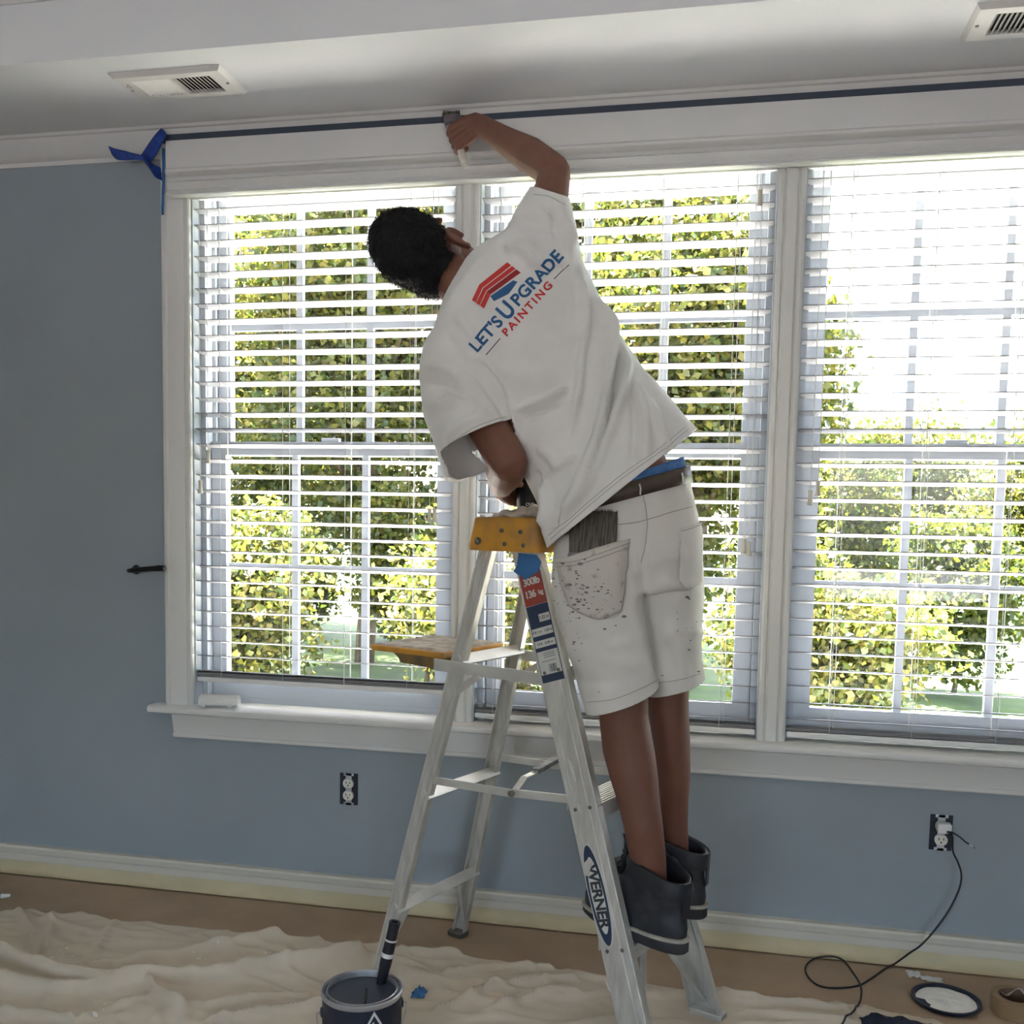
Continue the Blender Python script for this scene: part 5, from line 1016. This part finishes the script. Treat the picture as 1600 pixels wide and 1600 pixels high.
# ------------------------------------------------------------------ outlets, charger and cords
M_box = mat('dark_outlet_box', (26, 30, 42), 0.6); M_dev = mat('ivory_outlet', (222, 218, 206), 0.4); M_slot = mat('slot_dark', (30, 28, 26), 0.7)
def outlet(px, py, label):
    c = AY(px, py, 0.0); t = thing('wall_outlet', c - V3(0, 0, 0.052), label, 'outlet', 'uncovered wall outlets')
    MB().box(c + V3(0, -0.0012, 0), (0.060, 0.0036, 0.102), None, 0.001).build('outlet_box', M_box, t)
    y = c[1] - 0.003
    MB().box((c[0], y - 0.001, c[2]), (0.020, 0.003, 0.104), None, 0.001).build('mounting_strap', M_metal, t)
    for sg in (-1, 1):
        MB().box((c[0], y - 0.001, c[2] + sg * 0.0475), (0.034, 0.003, 0.009), None, 0.001).build('strap_ear', M_metal, t)
        zc = c[2] + sg * 0.0195; pr = []
        for i in range(24):
            a = 2 * math.pi * i / 24; pr.append((0.0172 * math.cos(a), max(-0.0135, min(0.0135, 0.0172 * math.sin(a)))))
        f_ = MB().extrude(pr, (c[0], y, zc), (c[0], y - 0.008, zc), (1, 0, 0), (0, 0, 1)).build('receptacle', M_dev, t)
        for dx, hh in ((-0.0062, 0.008), (0.0062, 0.0065)): MB().box((c[0] + dx, y - 0.0081, zc + 0.003), (0.0022, 0.0008, hh)).build('slot', M_slot, f_)
        MB().lathe([(0.0024, 0), (0.0024, 0.0006), (0.0002, 0.0006)], (c[0], y - 0.008, zc - 0.0065), 12, (0, -1, 0)).build('ground_hole', M_slot, f_)
    MB().lathe([(0.003, 0), (0.003, 0.0015), (0.0002, 0.002)], (c[0], y - 0.003, c[2]), 12, (0, -1, 0)).build('centre_screw', M_metal, t, smooth=40)
    return c
outlet(545.5, 1232.5, 'empty wall outlet without a cover plate, left of the ladder')
oc = outlet(1470, 1300.5, 'wall outlet without a cover plate, a white charger plugged into it')
q = V3(oc[0] + 0.002, oc[1] - 0.0115, oc[2] + 0.020); t = thing('charger', q - V3(0, 0, 0.014), 'white cube charger plugged into the outlet', 'charger')
MB().box(q + V3(0, -0.016, 0.002), (0.037, 0.030, 0.027), None, 0.004).build('charger_body', M_white, t, smooth=40)
MB().box(q + V3(0.010, -0.032, -0.005), (0.012, 0.003, 0.006), None, 0.001).build('usb_port', M_slot, t)
M_cable = mat('black_cable', (22, 22, 26), 0.5); P0 = q + V3(0.010, -0.034, -0.005)
fl = lambda x, y, z=0.007: atZ(x, y, z)
path = [P0, P0 + V3(0.006, -0.014, -0.006), AY(1489, 1330, -0.055), AY(1497, 1348, -0.05), AY(1502, 1366, -0.048), AY(1499, 1388, -0.05), AY(1484, 1420, -0.055), AY(1463, 1450, -0.06), AY(1440, 1476, -0.065), AY(1420, 1490, -0.07), fl(1395, 1508), fl(1360, 1530), fl(1338, 1541), fl(1300, 1544), fl(1275, 1538), fl(1260, 1522), fl(1260, 1508), AY(1275, 1497, -0.052), AY(1300, 1494.5, -0.052), AY(1318, 1501, -0.06), fl(1333, 1520), fl(1343, 1536, 0.012), fl(1346, 1552, 0.012), fl(1340, 1572, 0.016), fl(1318, 1597, 0.02), fl(1290, 1640, 0.02)]
t = thing('charger_cable', path[12], 'long black cable looping on the brown paper up to the charger', 'cable')
cp = spline(path, 7)
for p in cp: p[2] = max(p[2], floor_z(p[0], p[1]) + 0.0024)          # the cable lies on paper and cloth
MB().tube(cp, 0.0026, 8).build('cable', M_cable, t, smooth=True)
MB().tube([P0 + V3(0, 0.002, 0), P0 + V3(0.003, -0.008, -0.003)], 0.0042, 8).build('plug_sleeve', M_cable, t, smooth=True)
path = [P0 + V3(0.004, -0.002, 0.002), AY(1492, 1303, -0.055), AY(1500, 1308, -0.06), AY(1508, 1315, -0.06), AY(1514, 1319, -0.06)]
t = thing('spare_cable', path[2], 'short black cable end with a bare metal tip sticking out beside the charger', 'cable')
MB().tube(spline(path, 5), 0.0022, 8).build('cable', M_cable, t, smooth=True)
d = unit(path[-1] - path[-2]); MB().bar(path[-1], path[-1] + d * 0.012, 0.006, 0.003, (0, 1, 0), 0.0006).build('metal_tip', M_metal, t); MB().bar(path[-1] + d * 0.012, path[-1] + d * 0.018, 0.0045, 0.002, (0, 1, 0)).build('dark_tip', M_slot, t)

# ------------------------------------------------------------------ ceiling registers
M_vent = mat('vent_white_enamel', (216, 214, 208), 0.45)
def vent(x0, x1, y0, y1, label):
    z = ZC; t = thing('air_vent', ((x0 + x1) / 2, (y0 + y1) / 2, z - 0.014), label, 'vent', 'ceiling air vents'); fx, fy = 0.048, 0.036
    def R_(gx_, gy_, zz): return [V3(x0 + gx_, y0 + gy_, zz), V3(x1 - gx_, y0 + gy_, zz), V3(x1 - gx_, y1 - gy_, zz), V3(x0 + gx_, y1 - gy_, zz)]
    MB().rings([R_(0, 0, z), R_(0.003, 0.003, z - 0.005), R_(0.010, 0.010, z - 0.012), R_(fx, fy, z - 0.012), R_(fx, fy, z - 0.001)], False).build('vent_frame', M_vent, t)
    MB().add(R_(fx - 0.002, fy - 0.002, z - 0.0012), [(0, 1, 2, 3)]).build('duct_shade_sheet', M_slot, t)  # flat dark sheet standing in for the shade inside the duct
    xa, xb = x0 + fx, x1 - fx; xm = (xa + xb) / 2; MB().span((xm - 0.004, y0 + fy, z - 0.013), (xm + 0.004, y1 - fy, z - 0.001)).build('divider', M_vent, t)
    for k in range(10):
        for half, sg in ((0, 1), (1, -1)):
            w_ = (xm - 0.004 - xa) if half == 0 else (xb - xm - 0.004); xs = (xa if half == 0 else xm + 0.004) + w_ * (k + 0.5) / 10
            MB().bar((xs, y0 + fy, z - 0.0068), (xs, y1 - fy, z - 0.0068), 0.0120, 0.0012, (0.72, 0, 0.69 * sg)).build('vane', M_vent, t)
    for xx in (x0 + 0.02, x1 - 0.02): MB().lathe([(0.0045, 0), (0.0045, 0.002), (0.0003, 0.003)], (xx, (y0 + y1) / 2, z - 0.012), 12, (0, 0, -1)).build('screw', M_rivet, t, smooth=40)
    if x0 < 0: MB().box((x0 + 0.032, y0 + 0.055, z - 0.018), (0.006, 0.022, 0.010), None, 0.002).build('damper_lever', M_vent, t)
va = atZ(170, 110, ZC); vb = atZ(380, 138, ZC)
vent(-1.675, -1.345, -0.432, -0.262, 'white ceiling vent above the blue wall and the roll of blue tape'); vent(0.520, 0.85, -0.432, -0.256, 'white ceiling vent above the charger-side window')

# ------------------------------------------------------------------ blue tape at the cornice corner, peg on the wall, plastic piece on the sill
t = thing('painters_tape', AY(252, 260, -0.03), 'torn blue painter\'s tape hanging at the upper corner of the window trim', 'tape')
def ribbon(name, pts, wds, m):
    """tape strip through pixel points (x, y, Y) with a half-width vector in pixels and metres, ends torn"""
    C_ = spline(pts, 6); W_ = spline(wds, 6); mb = MB(); n_ = len(C_)
    for k, (c_, w_) in enumerate(zip(C_, W_)):
        for q in np.linspace(-1, 1, 7):
            e_ = (1 if k == n_ - 1 else -1 if k == 0 else 0) * (1.6 * noise.noise(Vector((q * 4, k, 2)))); d_ = unit(C_[min(k + 1, n_ - 1)] - C_[max(k - 1, 0)]); x, y, Y = c_ + np.array(w_) * q; mb.v.append(tuple(AY(x + d_[0] * e_, y + d_[1] * e_, Y + 0.004 * noise.noise(Vector((k * 0.45, q * 1.2, 5))))))
    mb.f = [(i_ * 7 + j_, (i_ + 1) * 7 + j_, (i_ + 1) * 7 + j_ + 1, i_ * 7 + j_ + 1) for i_ in range(n_ - 1) for j_ in range(6)]
    o = mb.build(name, m, t, smooth=50); s_ = o.modifiers.new('thickness', 'SOLIDIFY'); s_.thickness = 0.0007; return o
ribbon('tape_strip', [(257, 205, -0.075), (250, 213, -0.085), (243, 225, -0.08), (234, 240, -0.075), (226, 250, -0.06)], [(5, 5, 0), (6, 5, 0), (8, 5, 0.01), (9, 5, 0.01), (8, 5, 0)], M_btape2)
ribbon('tape_strip', [(230, 248, -0.06), (212, 245, -0.07), (195, 243, -0.08), (182, 241, -0.085), (172, 235, -0.085)], [(1, 4, 0), (1, 5, 0), (1, 7.5, 0), (1, 8.5, 0), (3, 7, 0)], M_btape2)
ribbon('tape_strip', [(224, 250, -0.055), (232, 258, -0.075), (240, 266, -0.06), (252, 272, -0.04)], [(4, 6, 0), (4, 9, 0.015), (3, 11, -0.01), (1, 10, 0)], M_btape2)
ribbon('tape_strip', [(255.5, 215, -0.030), (255.5, 250, -0.030), (255.5, 280, -0.031), (254.5, 310, -0.033), (254, 336, -0.036)], [(2.2, 0, 0)] * 5, M_btape)
c = AY(214, 890, 0.0); t = thing('curtain_peg', c, 'small black metal peg on the blue wall left of the window', 'peg'); M_blackm = mat('black_metal', (26, 27, 30), 0.35, 0.3)
MB().lathe([(0.013, 0.0), (0.016, 0.004), (0.013, 0.012), (0.008, 0.016), (0.0065, 0.02)], c, 20, (0, -1, 0)).build('wall_plate', M_blackm, t, smooth=True)
MB().tube(spline([c + V3(0, -0.018, 0), c + V3(0.004, -0.05, 0), c + V3(0.03, -0.075, 0.002), AY(245, 888, -0.085), AY(257, 888, -0.085)], 6), [0.007] * 12 + [0.0085] * 6 + [0.0095] * 7, 12).build('peg_arm', M_blackm, t, smooth=True)
# white plastic piece on the sill
a, b_ = AY(312, 1099, -0.045), AY(366, 1099, -0.045); zz = 0.6225; L_ = 0.115; x0 = a[0]; yc_ = -0.022
t = thing('blind_bracket', V3(x0 + L_ / 2, yc_, zz), 'rounded white plastic bracket lying on the window sill', 'bracket')
pr = [(-0.024, 0.010), (-0.026, 0.018), (-0.022, 0.030), (-0.010, 0.038), (0.006, 0.040), (0.020, 0.036), (0.026, 0.026), (0.026, 0.010), (0.022, 0.010), (0.020, 0.012), (-0.020, 0.012)]
MB().extrude([(p, q) for p, q in pr], V3(x0 - 0.006, yc_ - 0.006, zz), V3(x0 + L_, yc_ + 0.016, zz), V3(-0.18, 0.98, 0), (0, 0, 1)).build('cover', M_white, t, smooth=35)
for k, dx in enumerate((0.008, L_ - 0.022)): MB().box(V3(x0 + dx, yc_ + 0.004 + k * 0.012, zz + 0.0055), (0.016, 0.040, 0.011), None, 0.002).build('foot', M_white, t)
MB().box(V3(x0 + 0.035, yc_ - 0.010, zz + 0.0115), (0.06, 0.004, 0.004)).build('slot', M_rivet, t)

# ------------------------------------------------------------------ brushes, cup and rag
M_brist = mat('dark_bristles', (66, 60, 56), 0.8, rgb2=(112, 104, 92), vscale=40, stretch=(7, 0.6, 0.5), bump=0.5, bscale=40); M_ferr = mat('scuffed_ferrule', (150, 142, 146), 0.4, 0.6, rgb2=(104, 92, 104), vscale=30)
def brush(name, tip, axis, wdir, wd, thk, lb, lf, lh, mh, label, hole=False):
    """tip: middle of the bristle ends; axis points from tip to handle"""
    ax = unit(axis); w_ = unit(np.asarray(wdir) - ax * (np.asarray(wdir) @ ax)); n_ = np.cross(ax, w_); t = thing(name, tip, label, 'brush')
    def sec(s, hw, ht, k=2.6, n=20): return [tip + ax * s + w_ * hw * math.copysign(abs(math.cos(a)) ** (2 / k), math.cos(a)) + n_ * ht * math.copysign(abs(math.sin(a)) ** (2 / k), math.sin(a)) for a in (2 * math.pi * i / n for i in range(n))]
    rg = [sec(0, wd * 0.46, thk * 0.30), sec(lb * 0.15, wd * 0.49, thk * 0.40), sec(lb * 0.6, wd * 0.5, thk * 0.5), sec(lb, wd * 0.48, thk * 0.5)]
    B_ = MB().rings(rg, True).build('bristles', M_brist, t, smooth=50)
    hs = MB(); rr = np.random.default_rng(int(wd * 1e4))
    for _ in range(160):
        x_, y_ = rr.uniform(-0.48, 0.48) * wd, rr.uniform(-0.48, 0.48) * thk; b0 = tip + w_ * x_ + n_ * y_ + ax * lb * rr.uniform(0.05, 0.5); e0 = tip + w_ * x_ * 1.02 + n_ * y_ * 0.9 - ax * rr.uniform(0.0, 0.005); hs.tube([b0, (b0 + e0) / 2 + n_ * rr.normal() * 0.0006, e0], [0.0009, 0.0008, 0.0005], 4)
    tag(hs.build('loose_bristles', M_brist, B_, smooth=True), kind='stuff')
    MB().rings([sec(lb - 0.001, wd * 0.5, thk * 0.54), sec(lb + lf * 0.3, wd * 0.505, thk * 0.55), sec(lb + lf * 0.35, wd * 0.50, thk * 0.50), sec(lb + lf * 0.65, wd * 0.50, thk * 0.50), sec(lb + lf * 0.7, wd * 0.505, thk * 0.55), sec(lb + lf, wd * 0.49, thk * 0.53)], True).build('ferrule', M_ferr, t, smooth=40)
    s0 = lb + lf; prof = [(0, 0.47, 0.5), (0.10, 0.42, 0.5), (0.25, 0.24, 0.46), (0.5, 0.20, 0.44), (0.8, 0.22, 0.42), (0.93, 0.19, 0.36), (1.0, 0.10, 0.22)]
    MB().rings([sec(s0 + lh * a, max(wd * b0, 0.006), max(thk * c0, 0.005), 2.2) for a, b0, c0 in prof], True).build('handle', mh, t, smooth=True)
    if hole:
        q = tip + ax * (s0 + lh * 0.99); ring = [q + ax * 0.008 + 0.010 * (ax * math.cos(a) + w_ * 0.7 * math.sin(a)) for a in np.linspace(0, 2 * math.pi, 18)[:-1]]
        MB().tube(ring + [ring[0]], 0.0026, 8).build('hanging_loop', mh, t, smooth=True)
    return t
M_clear = mat('pale_plastic_handle', (206, 198, 190), 0.25, spec=0.6)
TIP = AY(704.5, 177, -0.0745)
brush('hand_brush', TIP, BR_END - TIP, V3(1, 0.1, -0.3), 0.052, 0.020, 0.018, 0.036, np.linalg.norm(BR_END - TIP) - 0.072, M_clear, 'small brush in the raised hand, touching the dark blue band under the ceiling', True)
bp = hit(PBV, 926, 868, 0.0125); tp_ = hit(PBV, 931, 815, 0.0135); tp_ = tp_ + unit(tp_ - bp) * 0.020; wd_ = hit(PBV, 959, 836, 0.013) - hit(PBV, 897, 856, 0.013)
brush('pocket_brush', tp_, bp - tp_, wd_, np.linalg.norm(wd_) * 1.08, 0.016, np.linalg.norm(bp - tp_), 0.022, 0.03, mat('brush_wood', (150, 110, 70), 0.5), 'wide old brush with dark bristles sticking up out of the back pocket')
# black cup on the ladder top, steadied by the left hand
cup = V3(CUPC[0], CUPC[1], 1.2505); t = thing('paint_cup', cup, 'black cup with small white lettering on top of the ladder', 'cup'); M_cup = mat('black_plastic', (24, 25, 30), 0.5)
MB().lathe([(0.001, 0.0), (0.031, 0.0), (0.033, 0.004), (0.039, 0.092), (0.042, 0.096), (0.042, 0.102), (0.039, 0.102), (0.036, 0.096), (0.031, 0.008), (0.001, 0.006)], cup, 36).build('cup_body', M_cup, t, smooth=40)
tc_ = unit(V3(CAM[0] - cup[0], CAM[1] - cup[1], 0)); ts_ = V3(-tc_[1], tc_[0], 0); mb = MB()
vs, fs = text_mesh('OVE', 0.011, 0.0002); r_ = 0.0335 + 0.036 * 0.065 + 0.0012; mb.add([cup + (tc_ * math.cos((x - 0.002) / r_) + ts_ * math.sin((x - 0.002) / r_)) * r_ + V3(0, 0, 0.036 + y) for x, y in vs], fs)
mb.build('cup_lettering', M_white, t, fixn=False)
RB = MB()
for (x, y, Y, a_, b0, c0) in ((800, 800, -0.548, 0.050, 0.030, 0.012), (820, 796, -0.552, 0.045, 0.028, 0.016), (838, 794, -0.552, 0.032, 0.028, 0.020), (850, 800, -0.556, 0.022, 0.025, 0.012)):
    p = AY(x, y, Y); ellipsoid(RB, V3(p[0], p[1], 1.252 + c0 * 0.8), V3(a_, 0.01, 0.004), V3(0, b0, 0), V3(0.004, 0, c0))
rm = remesh(RB, 0.004, 4); rv, rn = mesh_np(rm); rv += rn * np.array([0.006 * noise.noise(Vector((p[0] * 60 + p[2] * 60, p[1] * 25, p[2] * 90))) for p in rv])[:, None]; rv[:, 2] = np.maximum(rv[:, 2], 1.2505); set_np(rm, rv)
tag(place('rag', rm, mat('grey_white_rag', (188, 178, 166), 0.9, var=0.08, vscale=30), None, V3(rv[:, 0].mean(), rv[:, 1].mean(), 1.2505)), 'folded off-white rag on the ladder top under the man\'s arm', 'rag')
# tube with a white nozzle at the left edge of the paper
p = atZ(16, 1399, 0.03); d = unit(V3(0.86, 0.50, 0)); zt = max(floor_z(*(p - d * s_)[:2]) for s_ in np.linspace(0.03, 0.25, 30)) + 0.0235; p = atZ(16, 1399, zt); q = p - d * 0.027
t = thing('caulk_tube', V3(q[0], q[1], zt - 0.024), 'dark caulk tube with a white nozzle lying at the end of the drop cloth', 'tube')
MB().tube([q - d * 0.20, q - d * 0.012, q - d * 0.006, q], [0.024, 0.024, 0.018, 0.010], 20).build('tube_body', mat('dark_caulk_tube', (44, 48, 50), 0.5), t, smooth=40)
MB().tube([q - d * 0.014, q - d * 0.006], [0.0246, 0.0246], 20).build('tube_ring', M_white, t, smooth=40)
MB().tube([q, p], [0.008, 0.0045], 12).build('nozzle', M_white, t, smooth=40)
